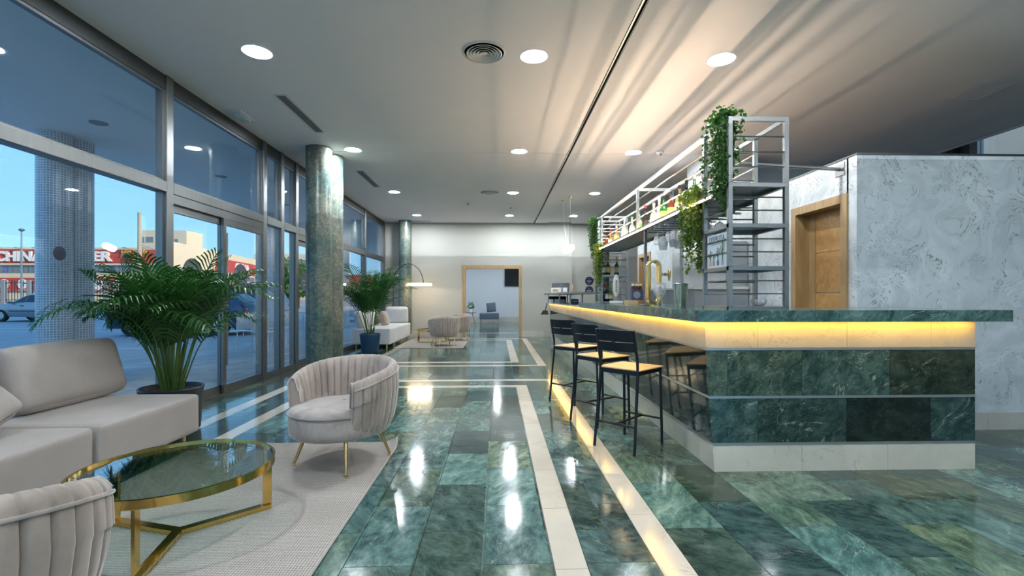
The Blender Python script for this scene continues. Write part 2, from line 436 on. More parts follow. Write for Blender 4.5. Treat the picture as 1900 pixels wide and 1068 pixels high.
MT['cushion_dark'] = fabric('slate_fabric', (.13,.16,.20), scale=200)
MT['rug'] = rug_mat('woven_rug')
MT['black'] = plain('matt_black_metal', (.012,.016,.024,1), .38, .3, var=.2)
MT['ply'] = wood('stool_plywood', (.62,.43,.22,1), (.74,.55,.32,1), 'X', .8, .35)
MT['oak'] = wood('oak_frame', (.36,.22,.095,1), (.50,.33,.155,1), 'Z', 1, .4)
MT['door_wood'] = wood('cherry_door', (.42,.21,.065,1), (.62,.36,.13,1), 'X', .7, .3)
MT['dark_wood'] = wood('dark_wood_panel', (.06,.035,.022,1), (.13,.075,.045,1), 'Z', 1, .4)
MT['patina'] = patina('patina_column')
MT['palm'] = leaf_mat('palm_leaf', (.010,.048,.010), (.036,.135,.022), .28, .35)
MT['stem'] = plain('palm_stem', (.075,.14,.03,1), .5, var=.3)
MT['ivy'] = leaf_mat('trailing_leaf', (.016,.065,.014), (.07,.20,.035), .3, .4, (.22,.26,.05))
MT['ivy_lit'] = leaf_mat('trailing_leaf_variegated', (.05,.13,.02), (.26,.32,.05), .3, .4, (.55,.52,.20))  # lighter yellow copy of the leaf: shelf LED glow put into its colour
MT['soil'] = plain('potting_soil', (.03,.022,.016,1), .95, bmp=.6, bscale=90)
MT['pot_dark'] = plain('dark_pot_plastic', (.018,.022,.032,1), .4)
MT['pot_blue'] = plain('blue_pot_plastic', (.008,.045,.10,1), .38)
MT['white'] = plain('white_plastic', (.78,.79,.80,1), .45, var=.03)
MT['grey_plastic'] = plain('grey_plastic', (.25,.26,.27,1), .5)
MT['vent'] = plain('vent_enamel', (.66,.65,.64,1), .45, var=.03)
MT['screen'] = plain('tv_screen', (.01,.012,.016,1), .12)
MT['marble_grey'] = marble_cream('grey_back_bar_marble', .2, (.30,.32,.33))
MT['led_bar'] = emit('bar_led_glow', (1, .56, .07), BAR_LED)
MT['led_shelf'] = emit('shelf_led_glow', (1, .70, .40), 12)
MT['led_up'] = emit('shelf_uplight_glow', (1, .74, .50), SHELF_LED); MT['led_up_rear'] = emit('shelf_rear_uplight_glow', (1, .76, .54), SHELF_LED*.95)
MT['lamp'] = emit('downlight_glow', (.86, .94, 1.0), DOWNLIGHT)
MT['pendant'] = emit('pendant_glow', (1, .86, .62), 6)
MT['ring_lamp'] = emit('ring_lamp_glow', (1, .80, .52), 9)
MT['wine'] = thin_glass('drinking_glass', (.97,.98,.99), 0, 1.5, 3.0, .18)
MT['table_glass'] = thin_glass('table_glass', (.82,.94,.91), 0, 1.5, 2.2)
MT['asphalt'] = plain('asphalt', (.42,.43,.44,1), .85, var=.14, nscale=1.2, bmp=.2, bscale=40, space='World')
MT['paving'] = plain('terrace_paving', (.48,.49,.50,1), .8, var=.10, nscale=3, bmp=.1, space='World')
MT['line'] = plain('road_paint', (.75,.76,.76,1), .7)
MT['stucco'] = plain('cream_render', (.72,.58,.40,1), .9, var=.06, nscale=.6, space='World')
MT['sign_red'] = plain('red_sign_board', (.50,.055,.035,1), .6, var=.08, nscale=.4, space='World')
MT['sign_white'] = plain('white_sign_letter', (.86,.80,.72,1), .6, var=.02)
MT['sign_gold'] = plain('gold_sign_letter', (.62,.42,.10,1), .5)
MT['far_glass'] = plain('far_window_pane', (.16,.19,.22,1), .2, var=.3, nscale=.8, space='World')
MT['far_shutter'] = plain('blue_window_panel', (.12,.14,.36,1), .6)
MT['hotel'] = plain('hotel_render', (.55,.54,.52,1), .9, space='World')

# ================================================================== SETTING
XW, HC, YB = -3.39, 3.45, 14.42      # window wall, ceiling height, back wall
YREAR, XR = -7.0, 8.0

# ---- floor: slab with separately laid marble tiles
floor = struct('floor', MB().box(XW-.02, XR+.1, YREAR, 23.2, -.12, -.013), MT['grout'])
cream_rects = []
def frame_strips(xo0, xo1, xi0, xi1, y_in0, y_in1, y_out0, y_out1, near, far):
    w = .15
    def run_y(x0, x1, y0, y1):
        n = max(1, round((y1-y0)/TL))
        for k in range(n): cream_rects.append((x0, x1, y0+(y1-y0)*k/n, y0+(y1-y0)*(k+1)/n))
    def run_x(x0, x1, y0, y1):
        n = max(1, round((x1-x0)/TL))
        for k in range(n): cream_rects.append((x0+(x1-x0)*k/n, x0+(x1-x0)*(k+1)/n, y0, y1))
    for x0, x1, y0, y1 in ((xo0, xo1, y_out0, y_out1), (xi0, xi1, y_in0, y_in1)):
        run_y(x0, x0+w, y0+(w if near else 0), y1-(w if far else 0))
        run_y(x1-w, x1, y0+(w if near else 0), y1-(w if far else 0))
        if near: run_x(x0, x1, y0, y0+w)
        if far: run_x(x0, x1, y1-w, y1)
SX0, SI0, SI1, SX1 = -2.864, -2.40, .405, .869
frame_strips(SX0, SX1, SI0, SI1, YREAR, 6.48, YREAR, 6.95, False, True)
frame_strips(SX0, SX1, SI0, SI1, 8.72, 13.35, 8.26, 13.81, True, True)
frame_strips(SX0, 2.6, SI0, 2.13, 16.0, 21.0, 15.55, 21.46, True, True)
cols = [(-3.39, -3.177), (-3.177, -2.864), (-2.864, -2.714), (-2.714, -2.40), (-2.40, -2.25)]
cols += [(-2.25+.313*k, -2.25+.313*(k+1)) for k in range(8)]
cols += [(.254, .405), (.405, .719), (.719, .869)]
cols += [(.869+TP*k, .869+TP*(k+1)) for k in range(23)]
green_rects = []
for ci, (x0, x1) in enumerate(cols):
    xm = (x0+x1)/2
    blocks = sorted((y0, y1) for (a, b, y0, y1) in cream_rects if a-1e-4 < xm < b+1e-4)
    y = YREAR; free = []
    for b0, b1 in blocks:
        if b0 > y+.004: free.append((y, b0))
        y = max(y, b1)
    ymax = 23.1 if xm < 3.1 else 14.4
    if y < ymax: free.append((y, ymax))
    k = math.floor((xm-.869)/TP); off = ((k+100) % 2)*TL/2
    for a, b in free:
        j = math.floor((a-off)/TL)
        while True:
            c0, c1 = max(a, off+j*TL), min(b, off+(j+1)*TL)
            if off+j*TL >= b: break
            if c1-c0 > .012: green_rects.append((x0, x1, c0, c1))
            j += 1
allt = []
for mat, rects in (('floor_green', green_rects), ('cream', cream_rects)):
    for r in rects:
        cx, cy = (r[0]+r[1])/2, (r[2]+r[3])/2
        pp = proj((cx, cy, 0)); vis = 0
        if pp and cy > .6 and -120 < pp[0] < 2020 and pp[1] < 1250:
            hid = (cx > 1.6 and cy > 3.6) or cy > 14.4 or (cx < -1 and cy < 2.2) or (cx < -2.6 and cy < 4.2) or (-2.5 < cx < -.9 and cy < 3.8)
            vis = 0 if hid else (r[1]-r[0])*(r[3]-r[2])/cy**3
        allt.append((vis, mat, r))
allt.sort(key=lambda t: -t[0])
G = .0018
tile_mesh = {}
for vis, mat, r in allt[:300]:
    w, l = r[1]-r[0], r[3]-r[2]; key = (mat, round(w, 3), round(l, 3))
    if key not in tile_mesh:
        tile_mesh[key] = MB().box(-w/2+G, w/2-G, -l/2+G, l/2-G, -.013, 0).mesh('tile', MT[mat])
    obj('tile', tile_mesh[key], floor, ((r[0]+r[1])/2, (r[2]+r[3])/2, 0))
for mat, nm in (('floor_green', 'green_tiles'), ('cream', 'cream_tiles')):
    mb = MB()
    for vis, m2, r in allt[300:]:
        if m2 == mat: mb.box(r[0]+G, r[1]-G, r[2]+G, r[3]-G, -.013, 0)
    mb.build(nm, MT[mat], floor, kind='stuff')

# ---- ceiling: boards with a service slot along x=1.12 and a joint at y=7.41
XE = 6.82
ceil = struct('ceiling', MB().box(XW-.1, XE, YREAR, YB+.15, HC+.03, HC+.25), MT['ceiling_void'])
for x0, x1 in ((XW-.1, 1.098), (1.155, XE)):
    for y0, y1 in ((YREAR, 7.405), (7.418, YB+.15)):
        MB().box(x0, x1, y0, y1, HC, HC+.03).build('ceiling_board', MT['ceiling'], ceil)
MB().box(1.104, 1.118, YREAR, YB, HC-.006, HC+.03).build('slot_rail', MT['steel'], ceil)
MB().box(1.143, 1.149, YREAR, YB, HC-.002, HC+.03).build('slot_rail', MT['alu_dark'], ceil)
mb = MB()
for a, b in (((5.08,4.86),(5.46,4.86)), ((5.46,4.86),(5.46,5.24)), ((5.46,5.24),(5.08,5.24)), ((5.08,5.24),(5.08,4.86))):
    mb.bar((a[0],a[1],HC-.001), (b[0],b[1],HC-.001), .008, .006)
mb.build('access_panel_edge', MT['vent'], ceil)
# gallery over the bar's far side: edge of the ceiling, upper roof, upper wall with wood and a window
struct('trim_1', MB().box(XE, XE+.05, YREAR, YB, HC-.02, 6.0), MT['ceiling'])
struct('ceiling_upper', MB().box(XE, XR+.2, YREAR, YB+.15, 6.0, 6.15), MT['ceiling'])
wr = sroot('wall_right', (0,0,0))
MB().box(XR, XR+.2, YREAR, 4.6, 0, 6).build('wall_lower', MT['wall'], wr)
MB().box(XR, XR+.2, 4.6, 7.75, 0, 2.6).build('wall_lower', MT['wall'], wr)
MB().box(XR, XR+.2, 4.6, 7.75, 5.2, 6).build('wall_lower', MT['wall'], wr)
MB().box(XR, XR+.2, 7.75, YB+.15, 0, 6).build('wall_lower', MT['wall'], wr)
MB().box(XR-.05, XR, 7.62, 7.75, 2.6, 6).build('window_post', MT['white'], wr)
win = sroot('window_9', (0,0,0))
MB().box(XR+.02, XR+.06, 4.6, 7.72, 2.6, 2.70).build('frame', MT['white'], win)
MB().box(XR+.02, XR+.06, 4.6, 7.72, 5.1, 5.2).build('frame', MT['white'], win)
for y in (6.05, 7.62): MB().box(XR+.02, XR+.06, y, y+.08, 2.7, 5.1).build('frame', MT['white'], win)
MB().box(XR+.10, XR+.11, 4.6, 7.72, 2.6, 5.2).build('pane', MT['glass'], win)
lv = MB().box(XR+.25, XR+.30, 6.2, 7.1, 3.35, 4.0).build('louvre_box', MT['white'], win)
for k in range(9): MB().box(XR+.22, XR+.25, 6.25, 7.05, 3.40+k*.065, 3.43+k*.065).build('slat', MT['grey_plastic'], lv)

# ---- back wall with the wood-lined doorway, skirting
bw = struct('wall_back', MB().box(-3.5, -1.046, YB, YB+.15, 0, HC+.2).box(-1.046, .751, YB, YB+.15, 2.165, HC+.2)
            .box(.751, 2.28, YB, YB+.15, 0, HC+.2).box(2.28, XR, YB+.10, YB+.25, 0, HC+.2), MT['wall'])
for x0, x1 in ((-3.3, -1.046), (.751, 1.42)):
    n = max(1, round((x1-x0)/.6))
    bb = sroot('baseboard_back')
    for k in range(n):
        MB().box(x0+(x1-x0)*k/n+.001, x0+(x1-x0)*(k+1)/n-.001, YB-.018, YB, 0, .18).build('skirting_stone', MT['cream_wall'], bb)
dr = sroot('door_1')
MB().box(-1.046, -.948, YB-.025, YB+.175, 0, 2.165).build('jamb', MT['oak'], dr)
MB().box(.669, .751, YB-.025, YB+.175, 0, 2.165).build('jamb', MT['oak'], dr)
MB().box(-.948, .669, YB-.025, YB+.175, 2.066, 2.165).build('lintel', MT['oak'], dr)
# room behind the doorway
YF = 22.45
struct('wall_far', MB().box(-3.6, 3.4, YF, YF+.15, 0, 3.3), MT['wall_blue'])
struct('wall_far_right', MB().box(3.2, 3.35, YB+.25, YF, 0, 3.3), MT['wall_blue'])
struct('wall_far_left', MB().box(-3.5, -3.39, YB+.15, 15.6, 0, 3.3).box(-3.5, -3.39, 15.6, 21.2, 2.9, 3.3).box(-3.5, -3.39, 21.2, YF, 0, 3.3), MT['wall_blue'])
struct('window_8', MB().box(-3.45, -3.44, 15.6, 21.2, 0, 2.9), MT['glass'])
struct('ceiling_far', MB().box(-3.6, 3.4, YB+.15, YF+.15, 3.3, 3.45), MT['ceiling'])
fb = sroot('baseboard_far')
for k in range(10): MB().box(-3.38+k*.655, -3.38+k*.655+.652, YF-.02, YF, 0, .27).build('skirting_stone', MT['cream_wall'], fb)

for i, (x, y) in enumerate([(x_, y_) for x_ in (-1.9, 0, 1.9) for y_ in (16.2, 18.4, 20.6)]):  # unseen lamps added to brighten the room beyond the doorway
    d = thing('lounge_downlight', 'round ceiling downlight in the room beyond the doorway', 'ceiling light', (x, y, 3.3), 0, 'downlights beyond the doorway')
    MB().lathe([(.098,-.001), (.128,-.006), (.132,0), (.098,0), (.098,-.001)], 28).build('trim_ring', MT['white'], d, smooth=40)
    MB().lathe([(0,-.0025), (.098,-.0025)], 28).build('lens', MT['lamp'], d)
# ---- wallpapered service block beside the bar, with two doors
XBLK, YBLK, HBLK = 3.24, 4.18, 2.482
D1, D2 = (4.36, 5.03), (9.98, 10.66)      # clear openings along the side face
DH = 2.08
mb = MB().box(XBLK, XR, YBLK, YBLK+.12, 0, HBLK)
ys = [YBLK+.12, D1[0]-.08, D1[1]+.08, D2[0]-.08, D2[1]+.08, 10.85]
mb.box(XBLK, XBLK+.20, ys[0], ys[1], 0, HBLK).box(XBLK, XBLK+.20, ys[2], ys[3], 0, HBLK).box(XBLK, XBLK+.20, ys[4], ys[5], 0, HBLK)
for a, b in (D1, D2): mb.box(XBLK, XBLK+.20, a-.08, b+.08, DH+.08, HBLK)
mb.box(XBLK+.20, XR, 10.73, 10.85, 0, HBLK)
struct('wall_block', mb, MT['paper'])
struct('trim_2', MB().box(XBLK-.006, XR, YBLK-.006, YBLK+.13, HBLK, HBLK+.018).box(XBLK-.006, XBLK+.21, YBLK+.13, 10.86, HBLK, HBLK+.018), MT['alu_dark'])
struct('wall_pillar', MB().box(XBLK+.02, 4.12, 7.45, 8.05, HBLK+.018, HC), MT['paper'])
struct('wall_gallery', MB().box(4.12, XR, 7.95, 8.0, 0, 6), MT['wall_blue'])
gw = bpy.data.objects['wall_gallery']
for k in range(7): MB().box(XE+.06+k*.15, XE+.06+k*.15+.145, 7.93, 7.95, 2.2, 6).build('wood_panel', MT['dark_wood'], gw)
MB().box(XR-.06, XR-.02, 7.90, 7.95, 0, 6).build('metal_profile', MT['steel'], gw)
for i, (a, b) in enumerate((D1, D2)):
    d = sroot('door_%d' % (i+2))
    for y0, y1 in ((a-.08, a), (b, b+.08)): MB().box(XBLK-.02, XBLK+.20, y0, y1, 0, DH+.08).build('jamb', MT['oak'], d)
    MB().box(XBLK-.02, XBLK+.20, a, b, DH, DH+.08).build('lintel', MT['oak'], d)
    MB().box(XBLK+.13, XBLK+.17, a, a+.10, 0, DH).build('door_stile', MT['oak'], d)
    MB().box(XBLK+.13, XBLK+.17, b-.10, b, 0, DH).build('door_stile', MT['oak'], d)
    for k in range(5):
        MB().box(XBLK+.135, XBLK+.165, a+.102, b-.102, k*DH/5+.002, (k+1)*DH/5-.002).build('door_board', MT['door_wood'], d)
nb = sroot('baseboard_block')
for k in range(8): MB().box(XBLK+k*.6+.001, XBLK+(k+1)*.6-.001, YBLK-.018, YBLK, 0, .155).build('skirting_stone', MT['cream_wall'], nb)

# ---- rear wall behind the viewer
struct('wall_rear', MB().box(XW-.1, XR+.2, YREAR-.15, YREAR, 3.3, 6).box(XE, XR+.2, YREAR-.15, YREAR, 0, 3.3), MT['wall'])
rw = sroot('window_rear')  # unseen glazing added to bring daylight onto surfaces facing the viewer
for k in range(6):
    xa, xb = XW+k*(XE-XW)/5, XW+(k+1)*(XE-XW)/5
    MB().box(xa-.05, xa+.05, YREAR-.12, YREAR, 0, 3.3).build('mullion', MT['alu'], rw)
    if k < 5: MB().box(xa+.05, xb-.05, YREAR-.06, YREAR-.05, 0, 3.3).build('pane', MT['glass'], rw)

# ---- columns
def column(name, x, y, r, z0, z1, mat, plinth=True):
    c = sroot(name, (x, y, 0))
    me = MB().lathe([(r, z0), (r, z1)], 40).mesh('shaft', mat, 40)
    obj('shaft', me, c)
    if plinth: MB().box(-r-.012, r+.012, -r-.012, r+.012, 0, .115).build('plinth', MT['cream_wall'], c, bevel=.004)
    return c
for i, (x, y) in enumerate(((-2.69, 7.27), (-2.66, 7.70), (-2.70, 14.08), (2.95, 13.2))): column('column_%d' % (i+1), x, y, .187, 0, HC, MT['patina'])

# ---- glazed window wall
Z0, T0, T1, H0 = .10, 2.263, 2.372, 3.305
mull = [-7.0, -5.4, -3.3, -1.35, .72, 2.80, 4.97, 6.97, 7.53, 8.07, 10.02, 12.23, 14.35]
doors_b = {6: 'door_4', 9: 'door_5'}     # bay index -> door
def window_bay(i, y0, y1):
    hw = .05
    root = sroot(doors_b.get(i, 'window_%d' % (i+1)))
    a, b = y0+hw, y1-hw
    MB().box(XW-.07, XW+.05, y0-hw, y0+hw, 0, HC).build('mullion', MT['alu'], root, bevel=.006)
    MB().box(XW-.07, XW+.03, a, b, H0, HC).build('header', MT['alu_dark'], root)
    MB().box(XW-.07, XW+.05, a, b, T0, T1).build('transom', MT['alu'], root, bevel=.006)
    # slim glazing beads of the upper light
    for q in ((a, a+.025, T1, H0), (b-.025, b, T1, H0)): MB().box(XW-.03, XW+.02, *q).build('glazing_bead', MT['alu'], root)
    for q in ((a+.025, b-.025, T1, T1+.02), (a+.025, b-.025, H0-.025, H0)): MB().box(XW-.03, XW+.02, *q).build('glazing_bead', MT['alu'], root)
    MB().box(XW-.008, XW, a+.02, b-.02, T1+.015, H0-.02).build('pane', MT['glass'], root)
    if i in doors_b:
        m = (a+b)/2
        MB().box(XW-.05, XW+.04, a, b, 2.17, T0).build('door_head', MT['alu'], root)
        MB().box(XW-.05, XW+.04, a, b, 0, .02).build('threshold', MT['alu'], root)
        for (p, q, dx) in ((a, m+.03, -.025), (m-.03, b, .02)):
            lf = MB().box(XW+dx-.018, XW+dx+.018, p, p+.055, .02, 2.17).box(XW+dx-.018, XW+dx+.018, q-.055, q, .02, 2.17) \
                .box(XW+dx-.018, XW+dx+.018, p+.055, q-.055, .02, .12).box(XW+dx-.018, XW+dx+.018, p+.055, q-.055, 2.09, 2.17).build('door_leaf', MT['alu'], root)
            MB().box(XW+dx-.004, XW+dx+.004, p+.05, q-.05, .115, 2.095).build('pane', MT['glass'], lf)
            cy = (p+q)/2-.08
            MB().lathe([(0, -.0015), (.165, -.0015), (.165, .0015), (0, .0015)], 32).build('round_decal', MT['decal'], lf, loc=(XW+dx+.0055, cy, 1.47)).rotation_euler = (0, R(90), 0)
            for w_, z_ in ((.20, 1.475), (.09, 1.405)): MB().box(XW+dx+.0072, XW+dx+.0078, cy-w_/2, cy+w_/2, z_, z_+.022).build('faint_print', MT['decal_text'], lf)
        MB().tube([(XW+.02, m+.07, .35), (XW+.02, m+.07, 2.0)], .014, 8).build('pull_bar', MT['steel'], root)
    else:
        MB().box(XW-.05, XW+.04, a, b, 0, Z0).build('bottom_rail', MT['alu'], root)
        for q in ((a, a+.025, Z0, T0), (b-.025, b, Z0, T0)): MB().box(XW-.03, XW+.02, *q).build('glazing_bead', MT['alu'], root)
        MB().box(XW-.008, XW, a+.02, b-.02, Z0-.01, T0+.01).build('pane', MT['glass'], root)
MT['decal'] = plain('grey_vinyl_decal', (.12,.14,.16,1), .6)
MT['decal_text'] = plain('pale_decal_lettering', (.30,.33,.36,1), .6)
MT['decal_dark'] = plain('dark_vinyl_decal', (.012,.022,.05,1), .4)
for i in range(len(mull)-1): window_bay(i, mull[i], mull[i+1])
w5 = bpy.data.objects['window_6']
p = atX(110, 470, XW)
MB().lathe([(0, -.001), (.055, -.001), (.055, .001), (0, .001)], 28).build('round_decal', MT['decal_dark'], w5, loc=(XW+.003, p.y, p.z)).rotation_euler = (0, R(90), 0)
struct('trim_3', MB().box(XW-.07, XW+.03, 14.30, 14.42, 0, HC), MT['alu'])

# ================================================================== OUTDOORS
struct('ground', MB().box(-400, XW-.02, -60, 500, -.10, -.03), MT['asphalt'])
pv = sroot('terrace_paving')
MB().box(-6.9, XW-.075, -12, 30, -.03, -.012).build('paving_bed', MT['grout'], pv)
pm = MB().box(-.292, .292, -.292, .292, -.012, 0).mesh('paving_slab', MT['paving'])
for i in range(5):
    for j in range(40): obj('paving_slab', pm, pv, (-3.78-i*.6, 2.4+j*.6, 0))
struct('soffit', MB().box(-6.36, XW-.07, YREAR-.2, 30, HC, HC+.35), MT['soffit'])
struct('hotel_upper_storeys', MB().box(-6.36, XE+.05, YREAR-.2, 30, HC+.35, 18).box(XE+.05, XR+.25, YREAR-.2, 30, 6.15, 18).box(XR+4, 26, YREAR-.2, 30, -.03, 7), MT['hotel'])  # last box: unseen block added to keep sun out of the gallery window
MT['mosaic'] = mosaic('mosaic_tile', (.36,.42,.50))
for i, (x, y) in enumerate(((-6.10, 6.75), (-6.12, 7.12), (-6.10, 12.95), (-6.10, 19.2))): column('outside_column_%d' % (i+1), x, y, .195, -.03, HC, MT['mosaic'], False)
for i, y in enumerate((.75, 3.5, 6.3, 9.02, 11.75)):
    d = thing('soffit_lamp', 'unlit round recessed lamp in the outdoor soffit', 'lamp', (-5.14, y, HC), 0, 'unlit soffit lamps')
    MB().lathe([(.075, -.004), (.10, -.008), (.10, 0), (.075, 0)], 28).build('trim_ring', MT['grey_plastic'], d, smooth=40)
    MB().lathe([(0, -.002), (.075, -.002)], 28).build('lens', MT['white'], d)
# road markings
for i, (y, x0, x1) in enumerate(((11.6, -30, -8.5), (17.5, -40, -9.5), (19.2, -40, -10))):
    tag(MB().box(x0, x1, y, y+.12, -.03, -.026).build('road_line', MT['line']), ('white road line on the asphalt nearest the mosaic columns', 'white road line on the asphalt between the blue car and the silver car', 'white road line on the asphalt just before the silver car')[i], 'road marking')

# ---- shop building across the road
YS = 78.0
def bx(u): return atY(u, 500, YS).x
def bz(v): return EYE+(HOR-v)/FPX*YS*1.0
shop = thing('shop_building', 'cream warehouse shop with red CHINA CENTER sign boards across the road', 'building', (bx(100), YS, 0))
ox = bx(100)
def sb(name, u0, u1, v0, v1, mat, d0=0., d1=1., parent=None):
    k = (atY((u0+u1)/2, 500, YS)-Vector((0,0,EYE))).length
    zc = _s*bx((u0+u1)/2)+_c*YS
    z0, z1 = EYE+(HOR-v1)/FPX*zc, EYE+(HOR-v0)/FPX*zc
    o = MB().box(bx(u0)-ox, bx(u1)-ox, d0, d1, z0, z1).build(name, mat, parent or shop)
    return o
sb('wall', -520, 298, 458, 575, MT['stucco'], 0, 1.2)
sb('sign_board', -520, 296, 462, 487, MT['sign_red'], -.35, 0)
sb('cornice', -520, 300, 488, 491, MT['stucco'], -.5, 0)
sb('lower_sign', -520, 296, 515, 540, MT['sign_red'], -.3, 0)
rw = random.Random(3)
u = -284.4
while u < 288:
    wdt = 8.2; sh = (round((u+284.4)/9.4) % 7) in (3,)
    pn = sb('window', u, u+wdt, 493.5, 505.5, MT['far_shutter'] if sh else MT['far_glass'], -.12, 0)
    u += 9.4
def shop_text(body, u0, u1, v0, v1, mat, bold, name='lettering', shear=0, ext=.12):
    me = text_mesh(body, 1.0, mat, ext, bold, 'LEFT', shear)
    xs = [w.co.x for w in me.vertices]; zs = [w.co.y for w in me.vertices]
    zc = _s*bx((u0+u1)/2)+_c*YS
    z0, z1 = EYE+(HOR-v1)/FPX*zc, EYE+(HOR-v0)/FPX*zc
    fx = (bx(u1)-bx(u0))/(max(xs)-min(xs)); fz = (z1-z0)/(max(zs)-min(zs))
    mx, mz = min(xs), min(zs)
    for w in me.vertices:
        x, y, z = w.co; w.co = ((x-mx)*fx, -z, (y-mz)*fz)
    obj(name, me, shop, (bx(u0)-ox, -.48, z0))
shop_text('CHINA', -3, 86, 466, 485, MT['sign_white'], .045)
shop_text('CENTER', 95, 213, 466, 485, MT['sign_white'], .045)
shop_text('Gran Mundo', 230, 276, 463, 470.5, MT['sign_gold'], .01, shear=.35)
shop_text('para la', 229, 256, 470, 477, MT['sign_gold'], .01, shear=.35)
shop_text('Hogar', 242, 268, 476.5, 484, MT['sign_gold'], .01, shear=.35)
for k, uc in enumerate((12, 46, 81.5, 186, 222)):
    v = 527 if k < 3 else 528
    zc = _s*bx(uc)+_c*YS; zz = EYE+(HOR-v)/FPX*zc
    e = MB().lathe([(0, -.06), (.78, -.06), (.78, .06), (0, .06)], 32).build('emblem_disc', MT['sign_white'], shop, loc=(bx(uc)-ox, -.38, zz)); e.rotation_euler = (R(90), 0, 0)
    gl = MB(); rg = random.Random(20+k)
    for q in range(9):
        a = Vector((rg.uniform(-.45,.45), rg.uniform(-.45,.45), .07)); hz = rg.random() < .5
        b = a+(Vector((rg.uniform(.25,.5),.03,0)) if hz else Vector((.05,rg.uniform(.25,.5),0)))
        gl.bar(a, b, .07, .02)
    gl.build('emblem_strokes', MT['black'], e)
    sb('emblem_caption', uc-9, uc+9, 537, 538.3, MT['sign_white'], -.36, -.3)
for k in range(9):
    uu = 6+k*33; sb('sign_spotlight', uu, uu+6, 459.8, 461.2, MT['grey_plastic'], -1.2, -.35)
# stair tower and receding wing
tower = thing('tower_building', 'cream stair tower with small windows rising behind the red sign board', 'building', (bx(300), YS+34, 0))
tx = bx(300)
def tb(name, u0, u1, v0, v1, mat, y0, y1):
    Y_ = YS+34+y0; X0, X1 = atY(u0, 500, Y_).x, atY(u1, 500, Y_).x; zc = _s*X0+_c*Y_
    return MB().box(X0-tx, X1-tx, y0, y1, EYE+(HOR-v1)/FPX*zc, EYE+(HOR-v0)/FPX*zc).build(name, mat, tower)
tb('wall', 262, 346, 427, 575, MT['stucco'], 0, 6)
tb('window', 271, 284, 439, 449, MT['far_glass'], -.1, 0); tb('window', 264.5, 267.5, 439, 450, MT['far_glass'], -.1, 0); tb('window', 324, 330, 443, 453, MT['far_glass'], -.1, 0)
wing = thing('shop_wing', 'long cream shop wing receding behind the sliding doors with red sign', 'building', (0, 0, 0))
A = atY(308, 500, YS+2); B = atY(482, 500, YS+46)
dv = (B-A); dv.z = 0; L = dv.length; dv.normalize(); nrm = Vector((dv.y, -dv.x, 0))
def wb(name, s0, s1, z0, z1, mat, d0, d1):
    P = [A+dv*s0*L+nrm*d0, A+dv*s1*L+nrm*d0, A+dv*s1*L+nrm*d1, A+dv*s0*L+nrm*d1]
    vs = [(q.x, q.y, z) for z in (z0, z1) for q in P]
    return MB().add(vs, [(3,2,1,0),(4,5,6,7),(0,1,5,4),(1,2,6,5),(2,3,7,6),(3,0,4,7)]).build(name, mat, wing)
wb('wall', 0, 1.35, 0, 10.6, MT['stucco'], -1.5, 0)
wb('sign_board', .42, 1.3, 6.6, 9.2, MT['sign_red'], 0, .3)
for k in range(16): wb('window', .02+k*.06, .068+k*.06, 4.9, 6.0, MT['far_shutter'] if k % 5 == 3 else MT['far_glass'], 0, .12)
me = text_mesh('CHINA', 2.6, MT['sign_white'], .1, .05, 'LEFT')
t = obj('lettering', me, wing, Vector((A.x, A.y, 0))+dv*L*.62+nrm*.42+Vector((0,0,7.0))); t.rotation_euler = (R(90), 0, math.atan2(dv.y, dv.x))
far = thing('distant_building', 'pale apartment block with blue windows far beyond the row of trees', 'building', (-75, 165, 0))
MB().box(-8, 12, 0, 10, 0, 16).build('wall', MT['stucco'], far)
for r_ in range(3):
    for c_ in range(4): MB().box(-6+c_*4.4, -3.6+c_*4.4, -.1, 0, 4+r_*4, 6+r_*4).build('window', MT['far_shutter'], far)
MB().box(12, 30, 1, 9, 0, 9).build('red_annex', MT['sign_red'], far)

# ---- fence in front of the shop
YFN = 58.0
fx0, fx1 = atY(-520, 500, YFN).x, atY(300, 500, YFN).x
fence = thing('street_fence', 'dark iron picket fence on a low wall before the shop', 'fence', (0, YFN, 0))
MB().box(fx0, fx1, 0, .3, -.03, .5).build('low_wall', MT['stucco'], fence)
MB().box(fx0, fx1, .12, .18, 2.85, 2.92).build('rail', MT['black'], fence); MB().box(fx0, fx1, .12, .18, .85, .92).build('rail', MT['black'], fence)
mb = MB(); x = fx0
while x < fx1: mb.box(x, x+.05, .13, .17, .5, 3.2); x += .34
mb.build('pickets', MT['black'], fence, kind='stuff')
for k in range(8):
    px = atY(53+(k-1)*48, 500, YFN).x; MB().box(px-.2, px+.2, -.05, .35, 0, 3.25).build('post', MT['grey_plastic'], fence)

